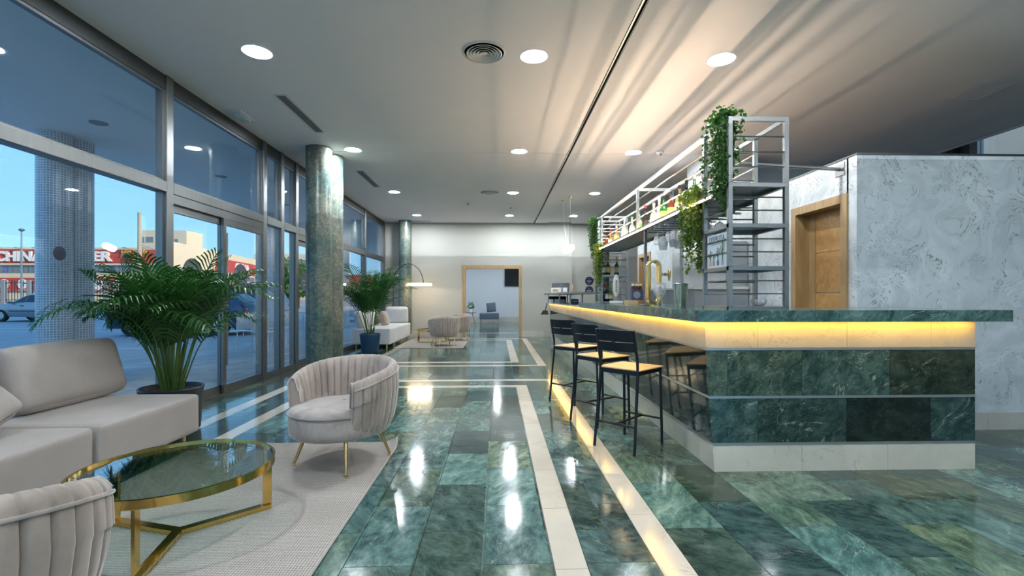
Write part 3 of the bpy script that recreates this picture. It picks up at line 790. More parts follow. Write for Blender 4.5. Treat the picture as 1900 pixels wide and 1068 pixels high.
# ---- street lamp, utility poles, trees
p = atY(40, 500, 50)
sl = thing('street_lamp', 'tall thin steel street lamp standing before the CHINA lettering', 'street lamp', (p.x, 50, -.03))
MB().tube([(0,0,0), (0,0,8.0)], [.10,.06], 8).build('pole', MT['steel'], sl, smooth=40)
MB().lathe([(.05,7.9), (.26,8.05), (.2,8.2), (0,8.24)], 16).build('lamp_head', MT['steel'], sl, smooth=40)
p = atY(259, 500, 55)
up = thing('utility_pole', 'bare round concrete utility pole beside the cream stair tower', 'pole', (p.x, 55, -.03))
MB().tube([(0,0,0), (0,0,10.8)], [.26,.19], 12).build('pole', plain('weathered_pole', (.42,.34,.26,1), .9, bmp=.3), up, smooth=40)
MB().bar((0,0,7.2), (1.6,.2,6.6), .06, .06).build('bracket', MT['grey_plastic'], up)
def tree(u, y, h, w, label, seed):
    p = atY(u, 500, y); t = thing('street_tree', label, 'tree', (p.x, y, -.03))
    MB().tube([(0,0,0), (.1,0,h*.4), (.05,.1,h*.7)], [.18,.13,.06], 8).build('trunk', MT['dark_wood'], t, smooth=40)
    rr = random.Random(seed); mb = MB()
    for k in range(1500):
        a, b = rr.uniform(0, 6.283), math.acos(rr.uniform(-1, 1)); q = rr.uniform(.55, 1)
        c = Vector((math.sin(b)*math.cos(a)*w*q, math.sin(b)*math.sin(a)*w*q, h*.62+math.cos(b)*h*.38*q))
        s_ = rr.uniform(.12, .26); d1 = Vector((rr.uniform(-1,1), rr.uniform(-1,1), rr.uniform(-1,1))).normalized(); d2 = d1.orthogonal().normalized()
        mb.add([c-d1*s_, c+d2*s_*.5, c+d1*s_, c-d2*s_*.5], [(0,1,2,3)])
    mb.build('foliage', MT['ivy'], t, kind='stuff')
tree(533, 44, 5.0, 2.1, 'round green street tree beyond the narrow glazed bays', 1)
tree(553, 52, 5.2, 2.2, 'second round street tree next to the grey patina column', 2)
tree(572, 60, 4.6, 2.0, 'street tree farthest down the road by the red annex', 5)

# ---- parked cars
def car_mesh(L, H, hood=.92, kind='hatch'):
    """x along the car, front at -x. returns (body, glass list, trim ...)"""
    st = {'hatch': [(-.5,.50,.52,.74),(-.485,.66,.66,.80),(-.40,.80,.76,.83),(-.24,.93,.80,.84),(-.20,.97,.80,.84),(-.06,1.30,.62,.84),(.02,1.41,.60,.845),(.16,1.43,.60,.845),(.32,1.38,.58,.84),(.43,1.12,.64,.82),(.475,.93,.74,.80),(.5,.55,.72,.74)],
          'suv': [(-.5,.55,.60,.78),(-.485,.86,.72,.84),(-.36,1.02,.80,.86),(-.22,1.06,.80,.86),(-.12,1.45,.68,.86),(0,1.62,.66,.86),(.2,1.64,.66,.86),(.40,1.60,.64,.86),(.46,1.15,.74,.85),(.49,.9,.78,.84),(.5,.55,.74,.80)]}[kind]
    xs = [s[0] for s in st]
    def at(x):
        x = max(-.5, min(.5, x))
        for i in range(len(st)-1):
            if st[i][0] <= x <= st[i+1][0]:
                f = (x-st[i][0])/(st[i+1][0]-st[i][0]); return [st[i][j]+(st[i+1][j]-st[i][j])*f for j in (1,2,3)]
    sc = H/max(s[1] for s in st)
    def sec(x):
        top, wt, wb = at(x); top *= sc; belt = min(top*.93, .93*sc)
        return [(wb*.90, .24), (wb*.985, .42), (wb, .62*sc), (wb*.975, belt), (wt*1.02, top*.965 if top > 1 else top*.985), (wt*.82, top)]
    mb = MB(); N = 44; rows = []
    for i in range(N+1):
        x = -.5+i/N; s_ = sec(x); X = x*L
        row = [(X, y, z) for y, z in s_]+[(X, 0, s_[-1][1]+.012)]+[(X, -y, z) for y, z in s_[::-1]]; rows.append(row)
    mb.grid(rows); mb.add(rows[0], [tuple(range(len(rows[0])))]); mb.add(rows[-1], [tuple(range(len(rows[-1])))[::-1]])
    mb.add([(-.5*L,-.7,.24),(.5*L,-.7,.24),(.5*L,.7,.24),(-.5*L,.7,.24)], [(0,3,2,1)])
    def win(x0a, x0b, x1a, x1b, t0=.12, t1=.94):
        out = []
        for sgn in (-1, 1):
            g = []
            for i in range(7):
                f = i/6; row = []
                for j in range(4):
                    t = t0+(t1-t0)*j/3; x = (x0a+(x0b-x0a)*t)*(1-f)+(x1a+(x1b-x1a)*t)*f
                    s_ = sec(x); y = s_[3][0]+(s_[4][0]-s_[3][0])*t; z = s_[3][1]+(s_[4][1]-s_[3][1])*t
                    row.append((x*L, sgn*(y+.008), z))
                g.append(row)
            out.append((g, sgn))
        return out
    def screen(xa, xb):
        rows = []
        for i in range(6):
            x = xa+(xb-xa)*i/5; s_ = sec(x); z = s_[-1][1]+.016; w = s_[-1][0]*.98
            rows.append([(x*L, -w, z-.008), (x*L, -w*.5, z), (x*L, 0, z+.010), (x*L, w*.5, z), (x*L, w, z-.008)])
        return rows
    return mb, win, screen
MT['car_glass'] = plain('car_glass', (.03,.05,.06,1), .06, var=.3, nscale=1.5)
MT['tyre'] = plain('tyre_rubber', (.015,.016,.018,1), .8); MT['hub'] = plain('wheel_cover', (.55,.57,.58,1), .35, .6)
MT['tail'] = plain('tail_light', (.45,.02,.05,1), .2); MT['head'] = plain('head_lamp', (.7,.75,.78,1), .1)
def car(name, label, loc, rz, L, H, paint, kind, wb):
    c = thing(name, label, 'car', loc, rz); mb, win, scr = car_mesh(L, H, kind=kind)
    b = mb.build('body', paint, c, smooth=35)
    ws = [(-.20,-.045,-.005,-.005), (.005,.005,.19,.19), (.205,.205,.36,.30)] if kind == 'hatch' else [(-.20,-.11,.0,.0), (.01,.01,.2,.2), (.215,.215,.42,.38)]
    for q in ws:
        for g, sgn in win(*q): MB().grid(g, flip=sgn > 0).build('side_window', MT['car_glass'], b, smooth=60)
    a1, a2 = ((-.19,-.05), (.34,.46)) if kind == 'hatch' else ((-.215,-.115), (.405,.455))
    MB().grid(scr(*a1), flip=True).build('windscreen', MT['car_glass'], b, smooth=60); MB().grid(scr(*a2), flip=True).build('rear_window', MT['car_glass'], b, smooth=60)
    for s_ in (-1, 1):
        MB().box(-.34*L+.55, .34*L-.5, s_*.845-.012, s_*.845+.012, .52, .56).build('side_moulding', MT['black'], b)
        MB().softbox((.47*L, s_*.66, .80), (.20,.22,.18), .05, 4).build('tail_lamp', MT['tail'], b, smooth=50)
        MB().softbox((-.455*L, s_*.60, .66), (.28,.26,.12), .05, 4).build('head_lamp', MT['head'], b, smooth=50)
        MB().softbox((-.175*L, s_*.93, .98), (.12,.17,.12), .04, 4).build('wing_mirror', paint, b, smooth=50)
        for dx in (-.11, .13): MB().softbox((dx*L+.3, s_*.855, .80), (.18,.03,.035), .012, 3).build('door_handle', MT['black'], b, smooth=50)
    MB().softbox((.485*L, 0, .42), (.18,1.56,.26), .06, 5).build('bumper', paint, b, smooth=50); MB().softbox((-.485*L, 0, .40), (.18,1.5,.26), .06, 5).build('bumper', paint, b, smooth=50)
    r = .31 if kind == 'hatch' else .35
    for x in (-wb/2, wb/2):
        for s_ in (-1, 1):
            w = MB().lathe([(r*.62,-.09), (r*.93,-.10), (r,-.06), (r,.06), (r*.93,.10), (r*.62,.09), (r*.62,-.09)], 28).build('wheel', MT['tyre'], c, smooth=35, loc=(x, s_*.76, r)); w.rotation_euler = (R(90), 0, 0)
            hb = MB().lathe([(0,-.07), (r*.2,-.085), (r*.62,-.07), (r*.62,.07), (r*.2,.085), (0,.07)], 28)
            for k in range(7):
                a = k*2*math.pi/7; v0 = Vector((math.cos(a)*r*.16, math.sin(a)*r*.16, 0)); v1 = Vector((math.cos(a)*r*.56, math.sin(a)*r*.56, 0))
                for sg in (-1, 1): hb.bar(v0+Vector((0,0,sg*.088)), v1+Vector((0,0,sg*.08)), .05, .02)
            hb.build('wheel_cover', MT['hub'], w, smooth=35)
    return c
MT['silver'] = plain('silver_paint', (.34,.37,.42,1), .3, .5, coat=.6); MT['blue_paint'] = plain('blue_paint', (.012,.06,.16,1), .25, .3, coat=.8)
MT['red_paint'] = plain('maroon_paint', (.22,.03,.045,1), .3, .2, coat=.6); MT['pale_paint'] = plain('pale_blue_paint', (.42,.50,.58,1), .3, .3, coat=.6)
rwp = atZ(80, 597, -.03); fwp = atZ(0, 597, -.03); mid = (rwp+fwp)/2
car('hatchback_car', 'silver five door hatchback parked before the iron fence', (mid.x+.1, mid.y+.9, -.03), R(-2), 3.85, 1.43, MT['silver'], 'hatch', 2.40)
pA = atZ(240, 624, -.03)
car('parked_car', 'dark blue car parked outside behind the large palm', (pA.x+1.35, pA.y+.85, -.03), R(3), 4.2, 1.50, MT['blue_paint'], 'hatch', 2.60)
pB = atZ(420, 604, -.03)
car('parked_suv', 'maroon off-road car parked behind the blue car', (pB.x-.8, pB.y+2.2, -.03), R(4), 4.5, 1.85, MT['red_paint'], 'suv', 2.65)
pC = atZ(575, 600, -.03)
car('parked_car', 'pale blue car parked beyond the terrace chairs', (pC.x+1.6, pC.y+2.5, -.03), R(10), 4.0, 1.45, MT['pale_paint'], 'hatch', 2.45)

# ---- terrace furniture
def terrace_chair(loc, rz, label):
    c = thing('terrace_chair', label, 'chair', loc, rz, None)
    MB().softbox((0,0,.45), (.42,.42,.02), .008, 4).build('seat', MT['white'], c, smooth=50)
    MB().softbox((-.20,0,.66), (.02,.42,.34), .008, 4).build('backrest', MT['white'], c, smooth=50)
    for x, y in ((.19,.19), (.19,-.19), (-.19,.19), (-.19,-.19)):
        MB().tube([(x*1.15, y*1.1, 0), (x, y, .45)], .012, 6).build('leg', MT['white'], c, smooth=50)
    for y in (-.20, .20): MB().tube([(-.19, y, .45), (-.21, y, .84)], .012, 6).build('back_post', MT['white'], c, smooth=50)
    return c
p = atZ(503, 655, 0); terrace_chair((p.x-.15, p.y+.1, 0), R(-30), 'white terrace chair outside the first narrow glazed bay')
p = atZ(530, 643, 0); terrace_chair((p.x-.2, p.y+.1, 0), R(190), 'white terrace chair outside the second narrow glazed bay')
p = atZ(648, 625, 0); terrace_chair((p.x-.5, p.y, 0), R(20), 'white terrace chair outside behind the palm in the blue pot')
p = atZ(445, 655, 0); terrace_chair((p.x-.2, p.y+.4, 0), R(150), 'white terrace chair outside the sliding doors beside the blue car')
p = atZ(560, 640, 0)
tt = thing('terrace_table', 'white square terrace table outside beside the patina column', 'table', (p.x-.2, p.y+1.0, 0))
MB().softbox((0,0,.72), (.68,.68,.03), .01, 4).build('table_top', MT['white'], tt, smooth=50)
for x, y in ((.28,.28), (.28,-.28), (-.28,.28), (-.28,-.28)): MB().tube([(x,y,0), (x,y,.71)], .015, 6).build('leg', MT['white'], tt, smooth=50)

# ================================================================== LOUNGE FURNITURE
# ---- barrel armchair (front = +x)
def armchair(name, label, loc, rz, group=None):
    c = thing(name, label, 'armchair', loc, rz, group)
    def outl(k, n, s=1.0, ex=0.0):           # plan of the seat: round, pulled forward
        a = 2*math.pi*k/n; x, y = math.cos(a), math.sin(a)
        fx = .385 if x > 0 else .315
        return ((x*fx+.005)*s+ex*x, (math.copysign(abs(y)**.92, y)*.335)*s+ex*y)
    def ring(s, z, n=44): return [(*outl(k, n, s), z) for k in range(n+1)]
    MB().grid([ring(.80,.225), ring(.93,.228), ring(.985,.245), ring(1.0,.29), ring(1.0,.365), ring(.985,.385)]).build('seat_base', MT['velvet_seat'], c, smooth=60)
    cu = [ring(1.0,.385), ring(1.0,.395), ring(.975,.412), ring(.90,.424), ring(.7,.434), ring(.4,.440), ring(.02,.442)]
    s_ = MB().grid(cu).build('seat_cushion', MT['velvet_seat'], c, smooth=60)
    MB().tube([(*outl(k, 60, 1.012), .392) for k in range(60)], .006, 6, closed=True).build('piping', MT['velvet'], s_, smooth=60)
    bt = [ring(.80,.225), ring(.4,.222), ring(.02,.222)]
    MB().grid(bt, flip=True).build('underside', MT['black'], c)
    NP, SUB = 26, 8; PH = R(128); N = NP*SUB
    rows = []; outer_edge = []
    for i in range(N+1):
        f = i/N; ph = -PH+2*PH*f; a = abs(ph)/PH
        top = .735-.115*a**2.2
        d = abs((f*NP) % 1-.5)*2                 # 1 at the seam
        g = max(0, (d-.72)/.28)**1.6; gi = g*.010; go = g*.013
        pil = (1-d*d)*.004
        ca, sa = -math.cos(ph), math.sin(ph)
        ex = 1+.04*a
        prof = [(.275,.36), (.283-gi*0-pil+gi,.44), (.290-pil+gi,.52), (.300-pil+gi,top-.10), (.312-pil+gi,top-.045), (.326+gi*.6,top-.014), (.346,top-gi*.3), (.366-go*.6,top-.014),
                (.379-go*.3,top-.040), (.383+pil-go,top-.075), (.386+pil-go,top-.16), (.382+pil-go,.50), (.370+pil-go,.40), (.350+pil-go,.31), (.325+pil*.5-go*.6,.25), (.30,.225), (.27,.222)]
        rows.append([(r*ca*1.0, r*sa*ex*.98, z) for r, z in prof])
        if True: outer_edge.append((.386*ca, .386*sa*ex*.98, top-.055))
    mb = MB().grid(rows); m = len(rows[0])
    mb.add(rows[0], [tuple(range(m))]); mb.add(rows[-1], [tuple(range(m))[::-1]])
    b = mb.build('backrest', MT['velvet'], c, smooth=70)
    MB().tube(outer_edge[::3], .0065, 6).build('piping', MT['velvet_seat'], b, smooth=60)
    for rw_, fl in ((rows[0], 1), (rows[-1], -1)):
        MB().tube([(q[0]+.006, q[1]+fl*0, q[2]) for q in rw_[1:-1]], .0065, 6).build('piping', MT['velvet_seat'], b, smooth=60)
    for x, y in ((.21,.22), (.21,-.22), (-.21,.20), (-.21,-.20)):
        l = MB().tube([(x*1.12, y*1.12, .006), (x*.82, y*.82, .235)], [.009,.016], 12).build('leg', MT['gold'], c, smooth=50)
        MB().lathe([(0,0), (.016,0), (.016,.006), (0,.008)], 14, (x*1.12, y*1.12, 0)).build('foot', MT['gold'], l, smooth=50)
    return c
RUGZ = .009
AC = armchair('armchair', 'taupe velvet barrel armchair on the rug beside the glass table, seat open to view', (-1.115, 3.51, RUGZ), math.atan2(-.89, -.45))
dup(AC, (-1.535, 1.32, RUGZ), R(94), 'taupe velvet barrel armchair seen from outside its arm, in front of the glass table')
dup(AC, (-1.30, 11.75, RUGZ), R(118), 'taupe velvet barrel armchair showing its back, beside the far sofa')
dup(AC, (-1.12, 13.25, RUGZ), R(205), 'taupe velvet barrel armchair against the wood doorway, behind the other far armchair')

# ---- rugs
def rug(label, x0, x1, y0, y1, curl):
    rows = []; N = 40; Mr = 40
    for i in range(N+1):
        row = []
        for j in range(Mr+1):
            x = x0+(x1-x0)*i/N; y = y0+(y1-y0)*j/Mr; z = RUGZ
            if curl:
                d = max(0, 1-math.hypot(x1-x, y1-y)/.16); z += .045*d*d; x -= .02*d*d
                z += .004*max(0, 1-(y1-y)/.1)*abs(math.sin(x*9))
            row.append((x, y, z))
        rows.append(row)
    mb = MB().grid(rows, flip=True)
    low = [[(x, y, z-.0085) for x, y, z in r] for r in rows]; mb.grid(low)
    rim = rows[0]+[r[-1] for r in rows[1:]]+rows[-1][::-1][1:]+[r[0] for r in rows[::-1][1:]]
    mb.grid([rim, [(x, y, z-.0085) for x, y, z in rim]])
    t = thing('rug', label, 'rug', ((x0+x1)/2, (y0+y1)/2, 0)); t_loc = Vector(t.location)
    mb.v = [tuple(Vector(p)-t_loc) for p in mb.v]
    mb.build('woven_field', MT['rug'], t, smooth=50)
    hem = [Vector(p)-t_loc+Vector((0,0,-.003)) for p in rim]
    MB().tube(hem[::1], .005, 6).build('hem', MT['sofa'], t, smooth=60)
rug('large woven beige grey rug with one curled corner under the glass table', -2.40, -.80, .9, 3.93, True)
rug('woven beige grey rug under the far armchairs and sofa', -2.42, -.80, 11.25, 14.1, False)

# ---- round glass coffee table
def coffee_table(label, loc, rz):
    t = thing('coffee_table', label, 'table', loc, rz); r = .438; ht = .35
    MB().lathe([(r-.012,ht-.040), (r,ht-.040), (r,ht), (r-.012,ht), (r-.012,ht-.040)], 72).build('rim', MT['brass'], t, smooth=35)
    MB().lathe([(0,ht-.018), (r-.0125,ht-.018), (r-.0125,ht-.010), (0,ht-.010)], 72).build('glass_top', MT['table_glass'], t, smooth=35)
    for k in range(3):
        a = k*2*math.pi/3; d = Vector((math.cos(a), math.sin(a), 0))
        MB().bar(d*(r-.02)+Vector((0,0,.018)), d*(r-.02)+Vector((0,0,ht-.040)), .014, .045, up=d).build('leg', MT['brass'], t)
        MB().bar(d*.0+Vector((0,0,.0125)), d*(r-.005)+Vector((0,0,.0125)), .045, .025).build('stretcher', MT['brass'], t)
    return t
CT = coffee_table('round glass coffee table with polished brass rim and three legs on the near rug', (-1.603, 2.44, RUGZ), R(43))
dup(CT, (-1.66, 12.5, RUGZ), R(165), 'round glass and brass coffee table half hidden by a far armchair')

# ---- modular sofas
def module(label, loc, rz, w, d, top, mat, bottom=.112, legmat='gold', group=None):
    """front along +x, w along y"""
    m = thing('sofa_module', label, 'sofa', loc, rz, group)
    MB().softbox((0, 0, (top+bottom)/2), (d, w-.006, top-bottom), .028, 12, (.0, .0, .006)).build('seat', MT[mat], m, smooth=60, weld=True)
    for x in (-1, 1):
        for y in (-1, 1):
            MB().tube([(x*(d/2-.09), y*(w/2-.07), 0), (x*(d/2-.09), y*(w/2-.07), bottom+.01)], .017, 10).build('leg', MT[legmat], m, smooth=50)
    MB().box(-d/2+.12, d/2-.12, -w/2+.1, w/2-.1, bottom-.03, bottom+.006).build('base_frame', MT['black'], m)
    return m
module('light grey sofa module next to the large palm', (-2.86, 3.465, 0), 0, .98, .88, .415, 'sofa')
module('light grey sofa module beside the glass table, under the loose pillow', (-2.875, 2.485, 0), 0, .95, .88, .415, 'sofa')
def cushion(name, label, c, size, rot, mat, puff, seam=True):
    t = thing(name, label, 'cushion', c)
    MB().softbox((0,0,0), size, min(size)*.42, 14, puff, rot).build('cover', MT[mat], t, smooth=70, weld=True)
    if seam:
        hx, hy, hz = [q/2 for q in size]; pts = []
        for k in range(48):
            a = 2*math.pi*k/48; cx, cy = math.cos(a), math.sin(a)
            e = .30
            pts.append(rot @ Vector((-hx*.0, math.copysign(abs(cx)**e, cx)*hy*.985, math.copysign(abs(cy)**e, cy)*hz*.985)))
        MB().tube(pts, .005, 5, closed=True).build('piping', MT[mat], t, smooth=60)
    return t
rotb = Matrix.Rotation(R(-16), 3, 'Y')
cushion('back_cushion', 'large light grey back cushion leaning on the window, beside the palm', (-3.17, 3.60, .645), (.17,.90,.45), rotb, 'sofa', (.03,.0,.012))
cushion('back_cushion', 'large light grey back cushion on the module under the loose pillow', (-3.22, 2.66, .645), (.17,.90,.45), rotb, 'sofa', (.03,.0,.012))
cushion('loose_pillow', 'small square grey pillow propped on the near sofa module', (-2.86, 2.62, .63), (.11,.42,.40), Matrix.Rotation(R(-38), 3, 'Y') @ Matrix.Rotation(R(20), 3, 'X'), 'sofa', (.05,-.02,-.02))
fs = ('pale grey sofa module behind the blue pot', 'pale grey sofa module in the middle of the far sofa', 'pale grey sofa module beside the arc lamp and patina column')
for k in range(3):
    module(fs[k], (-2.895, 11.42+k*.87, 0), 0, .86, .88, .475, 'sofa2')
cushion('back_cushion', 'pale grey back cushion behind the blue pot, leaning on the window', (-3.20, 11.42, .68), (.17,.80,.40), rotb, 'sofa2', (.03,0,.01))
cushion('back_cushion', 'pale grey back cushion in the middle of the far sofa', (-3.20, 12.28, .68), (.17,.80,.40), rotb, 'sofa2', (.03,0,.01))
cushion('loose_pillow', 'beige loose pillow on the middle of the far sofa', (-2.92, 12.4, .66), (.13,.50,.38), rotb, 'velvet', (.04,-.02,-.02))
cushion('back_cushion', 'upright pale grey end cushion beside the patina column at the far sofa', (-2.80, 13.40, .70), (.62,.16,.46), Matrix.Rotation(R(8), 3, 'X'), 'sofa2', (0,.03,.01), seam=False)

# ---- areca palms
def palm(label, loc, h, spread, nf, seed, pot_r, pot_h, pot_mat, squat=False):
    t = thing('potted_palm', label, 'plant', loc); rr = random.Random(seed)
    if squat: prof = [(0,0), (pot_r*.80,0), (pot_r*.9,.02), (pot_r*1.0,pot_h-.03), (pot_r*1.03,pot_h-.01), (pot_r*1.0,pot_h), (pot_r*.95,pot_h-.008), (pot_r*.90,pot_h-.06), (0,pot_h-.06)]
    else: prof = [(0,0), (pot_r*.74,0), (pot_r*.80,.02), (pot_r*.92,pot_h*.55), (pot_r*.99,pot_h-.04), (pot_r,pot_h-.015), (pot_r*.97,pot_h), (pot_r*.92,pot_h-.01), (pot_r*.90,pot_h-.05), (0,pot_h-.05)]
    MB().lathe(prof, 40).build('pot', MT[pot_mat], t, smooth=40)
    zs = pot_h-.05
    rows = []
    for i in range(7):
        q = i/6*pot_r*.9; rows.append([(q*math.cos(2*math.pi*k/24), q*math.sin(2*math.pi*k/24), zs+.004+rr.uniform(0,.014)) for k in range(24)]); rows[-1].append(rows[-1][0])
    MB().grid(rows, flip=True).build('soil', MT['soil'], t)
    for i in range(nf):
        az = i*2.39996+rr.uniform(-.3,.3); lean = (i+.5)/nf
        d = Vector((math.cos(az), math.sin(az), 0)); r0 = rr.uniform(.01, pot_r*.42)
        base = d*r0+Vector((0,0,zs))
        L = (h-zs)*rr.uniform(.78, 1.18)*(1.0+.04*lean)
        th0 = R(3+15*lean+rr.uniform(0,5)); th1 = R(36+104*lean**1.2+rr.uniform(-10,14))*spread
        n = 22; pts = [base]; side = rr.uniform(-.25,.25)
        for k in range(n):
            f = (k+.5)/n; th = th0+(th1-th0)*max(0, (f-.22)/.78)**1.55
            dd = Vector((math.cos(az+side*f), math.sin(az+side*f), 0))
            pts.append(pts[-1]+(dd*math.sin(th)+Vector((0,0,1))*math.cos(th))*L/n)
        if loc[0] < 0:                                           # fronds rest against the glass
            for k, q in enumerate(pts):
                lim = XW+.10-loc[0]
                if q.x < lim: q.x = lim+(q.x-lim)*.04
        mb = MB().tube(pts, [.0062*(1-.8*k/n)+.0012 for k in range(n+1)], 5)
        fr = mb.build('frond_stem', MT['stem'], t, smooth=60)
        lf = MB(); NL = 22
        for j in range(NL):
            f = .40+.60*(j+.5)/NL; kf = f*n; k = min(n-1, int(kf)); P = pts[k].lerp(pts[k+1], kf-k)
            T = (pts[k+1]-pts[k]).normalized(); S = T.cross(Vector((0,0,1)))
            if S.length < 1e-3: S = d.cross(Vector((0,0,1)))
            S.normalize(); U = S.cross(T).normalized()
            ln = (.31*math.sin(math.pi*(.18+.80*(j/NL)))+.06)*rr.uniform(.85,1.1)*(h/1.5)**.5
            for sg in (-1, 1):
                dirv = (S*sg*.80+T*(.50+.5*j/NL)+U*.32).normalized(); w = .0112*(1-.3*j/NL)
                q0 = P; q1 = P+dirv*ln*.45; q2 = q1+(dirv+Vector((0,0,-.50))).normalized()*ln*.35; q3 = q2+(dirv+Vector((0,0,-1.2))).normalized()*ln*.28
                if loc[0] < 0:
                    for q in (q1, q2, q3):
                        lim = XW+.085-loc[0]
                        if q.x < lim: q.x = lim
                wv = dirv.cross(U).normalized()
                if wv.length < .1: wv = T
                lf.add([q0-wv*w*.4, q0+wv*w*.4, q1+wv*w, q1-wv*w, q2+wv*w*.8, q2-wv*w*.8, q3], [(0,1,2,3), (3,2,4,5), (5,4,6)])
        lf.build('leaflets', MT['palm'], fr, kind='stuff')
    return t
pc = atZ(320, 716, .40)
palm('large areca palm in a dark pot between the sofa and the window', (-2.92, 4.36, 0), 1.56, .92, 42, 5, .245, .40, 'pot_dark', True)
palm('smaller areca palm in a tapered blue pot on the marble floor', (-2.70, 10.20, 0), 1.78, .80, 26, 9, .215, .43, 'pot_blue')

# ---- arc lamp behind the far sofa
al = thing('arc_lamp', 'black arc floor lamp with glowing ring shade beside the patina column', 'floor lamp', (-2.96, 13.66, 0))
MB().lathe([(0,0), (.12,0), (.12,.012), (.02,.02), (0,.02)], 28).build('base', MT['black'], al, smooth=40)
pts = [(0,0,.01), (0,0,1.55)]
for k in range(1, 25):
    a = math.pi*k/24; pts.append((.43-.43*math.cos(a), 0, 1.55+.60*math.sin(a)))
pts.append((.86, 0, 1.56))
MB().tube(pts, .011, 8).build('arc_pole', MT['black'], al, smooth=60)
pr = MB().lathe([(.30,1.53), (.335,1.53), (.335,1.585), (.30,1.585), (.30,1.53)], 48, (.78, -.14, 0)).build('ring_shade', MT['ring_lamp'], al, smooth=35)
MB().lathe([(.336,1.584), (.34,1.584), (.34,1.592), (.298,1.592), (.298,1.584)], 48, (.78, -.14, 0)).build('ring_cap', MT['gold'], pr, smooth=35)
MB().bar((.86,0,1.585), (.86,.16,1.59), .02, .012).build('ring_bracket', MT['black'], pr)

# ---- room beyond the doorway
bn = thing('lounge_bench', 'slate grey upholstered bench seat in the room beyond the doorway', 'bench', (-.34, 21.3, 0))
MB().softbox((0,0,.36), (.86,.80,.27), .03, 8).build('seat', MT['cushion_dark'], bn, smooth=60, weld=True)
for x in (-.38, .38):
    for y in (-.34, .34): MB().tube([(x,y,0), (x,y,.235)], .02, 8).build('leg', MT['steel'], bn, smooth=50)
cushion('loose_pillow', 'slate grey square pillow standing on the bench beyond the doorway', (-.26, 21.45, .74), (.44,.14,.44), Matrix.Rotation(R(-8), 3, 'X') @ Matrix.Rotation(R(-6), 3, 'Y'), 'cushion_dark', (-.02,.05,-.02), seam=False)
stb = thing('side_table', 'small round dark topped side table beyond the doorway', 'table', (-1.12, 19.8, 0))
MB().lathe([(0,.54), (.27,.54), (.28,.55), (.27,.56), (0,.56)], 36).build('table_top', MT['dark_wood'], stb, smooth=40)
for k in range(3):
    a = R(100+120*k); MB().tube([(math.cos(a)*.24, math.sin(a)*.24, 0), (math.cos(a)*.10, math.sin(a)*.10, .54)], [.010,.014], 8).build('leg', MT['dark_wood'], stb, smooth=50)
vs = thing('potted_sprig', 'small green sprig in a white vase on the side table', 'plant', (-1.10, 19.8, .56))
MB().lathe([(0,0), (.045,0), (.06,.05), (.05,.11), (.035,.13), (.03,.12), (0,.12)], 20).build('vase', MT['white'], vs, smooth=50)
mb = MB(); rr = random.Random(4)
for k in range(46):
    a = rr.uniform(0, 6.28); z = rr.uniform(.16,.42); q = rr.uniform(.02,.13); c0 = Vector((math.cos(a)*q, math.sin(a)*q, z)); d1 = Vector((math.cos(a), math.sin(a), rr.uniform(-.3,.8))).normalized(); d2 = d1.orthogonal().normalized()
    mb.add([c0-d1*.05, c0+d2*.028, c0+d1*.06, c0-d2*.028], [(0,1,2,3)])
mb.build('leaves', MT['ivy'], vs, kind='stuff')
MB().tube([(0,0,.1), (.01,0,.38)], .004, 5).build('twig', MT['stem'], vs)
tv = thing('wall_television', 'black flat television on the wall of the room beyond the doorway', 'television', (.98, YF, 0))
MB().box(-.62, .62, -.07, -.03, 1.72, 2.55).build('casing', MT['black'], tv, bevel=.006)
MB().box(-.605, .605, -.073, -.07, 1.735, 2.535).build('screen', MT['screen'], tv)
MB().box(-.15, .15, -.03, 0, 1.95, 2.3).build('wall_bracket', MT['black'], tv)

# ================================================================== BAR
YBF = 3.22
def face_x(z): return 1.495-.070*z/1.03
bar = thing('bar_counter', 'long bar counter clad in green marble panels with cream marble plinth and glowing top band', 'bar counter', (1.5, YBF, 0))
def lb(mb): mb.v = [(x-1.5, y-YBF, z) for x, y, z in mb.v]; return mb
YBE = 13.0
# carcass just behind the cladding
mb = MB().add([(face_x(0)+.02, YBF+.02, 0), (3.34, YBF+.02, 0), (3.34, 3.9, 0), (2.12, 3.9, 0), (2.12, YBE, 0), (face_x(0)+.02, YBE, 0),
               (face_x(1.03)+.02, YBF+.02, 1.03), (3.34, YBF+.02, 1.03), (3.34, 3.9, 1.03), (2.12, 3.9, 1.03), (2.12, YBE, 1.03), (face_x(1.03)+.02, YBE, 1.03)],
              [(5,4,3,2,1,0), (6,7,8,9,10,11), (0,1,7,6), (1,2,8,7), (2,3,9,8), (3,4,10,9), (4,5,11,10), (5,0,6,11)])
lb(mb).build('carcass', MT['grey_plastic'], bar)
def side_panel(name, y0, y1, z0, z1, mat, proud=.0):
    xa, xb = face_x(z0)-proud, face_x(z1)-proud; g = .0012
    vs = [(xa, y0+g, z0), (xa+.02, y0+g, z0), (xa+.02, y1-g, z0), (xa, y1-g, z0), (xb, y0+g, z1), (xb+.02, y0+g, z1), (xb+.02, y1-g, z1), (xb, y1-g, z1)]
    return lb(MB().add(vs, [(0,3,2,1),(4,5,6,7),(0,1,5,4),(1,2,6,5),(2,3,7,6),(3,0,4,7)])).build(name, mat, bar)
def front_panel(name, x0, x1, z0, z1, mat, proud=0., edge=False):
    g = .0012; xa, xb = (face_x(z0), face_x(z1)) if edge else (x0+g, x0+g)
    vs = [(xa, YBF-proud, z0), (x1-g, YBF-proud, z0), (x1-g, YBF+.02, z0), (xa, YBF+.02, z0), (xb, YBF-proud, z1), (x1-g, YBF-proud, z1), (x1-g, YBF+.02, z1), (xb, YBF+.02, z1)]
    return lb(MB().add(vs, [(0,3,2,1),(4,5,6,7),(0,1,5,4),(1,2,6,5),(2,3,7,6),(3,0,4,7)])).build(name, mat, bar)
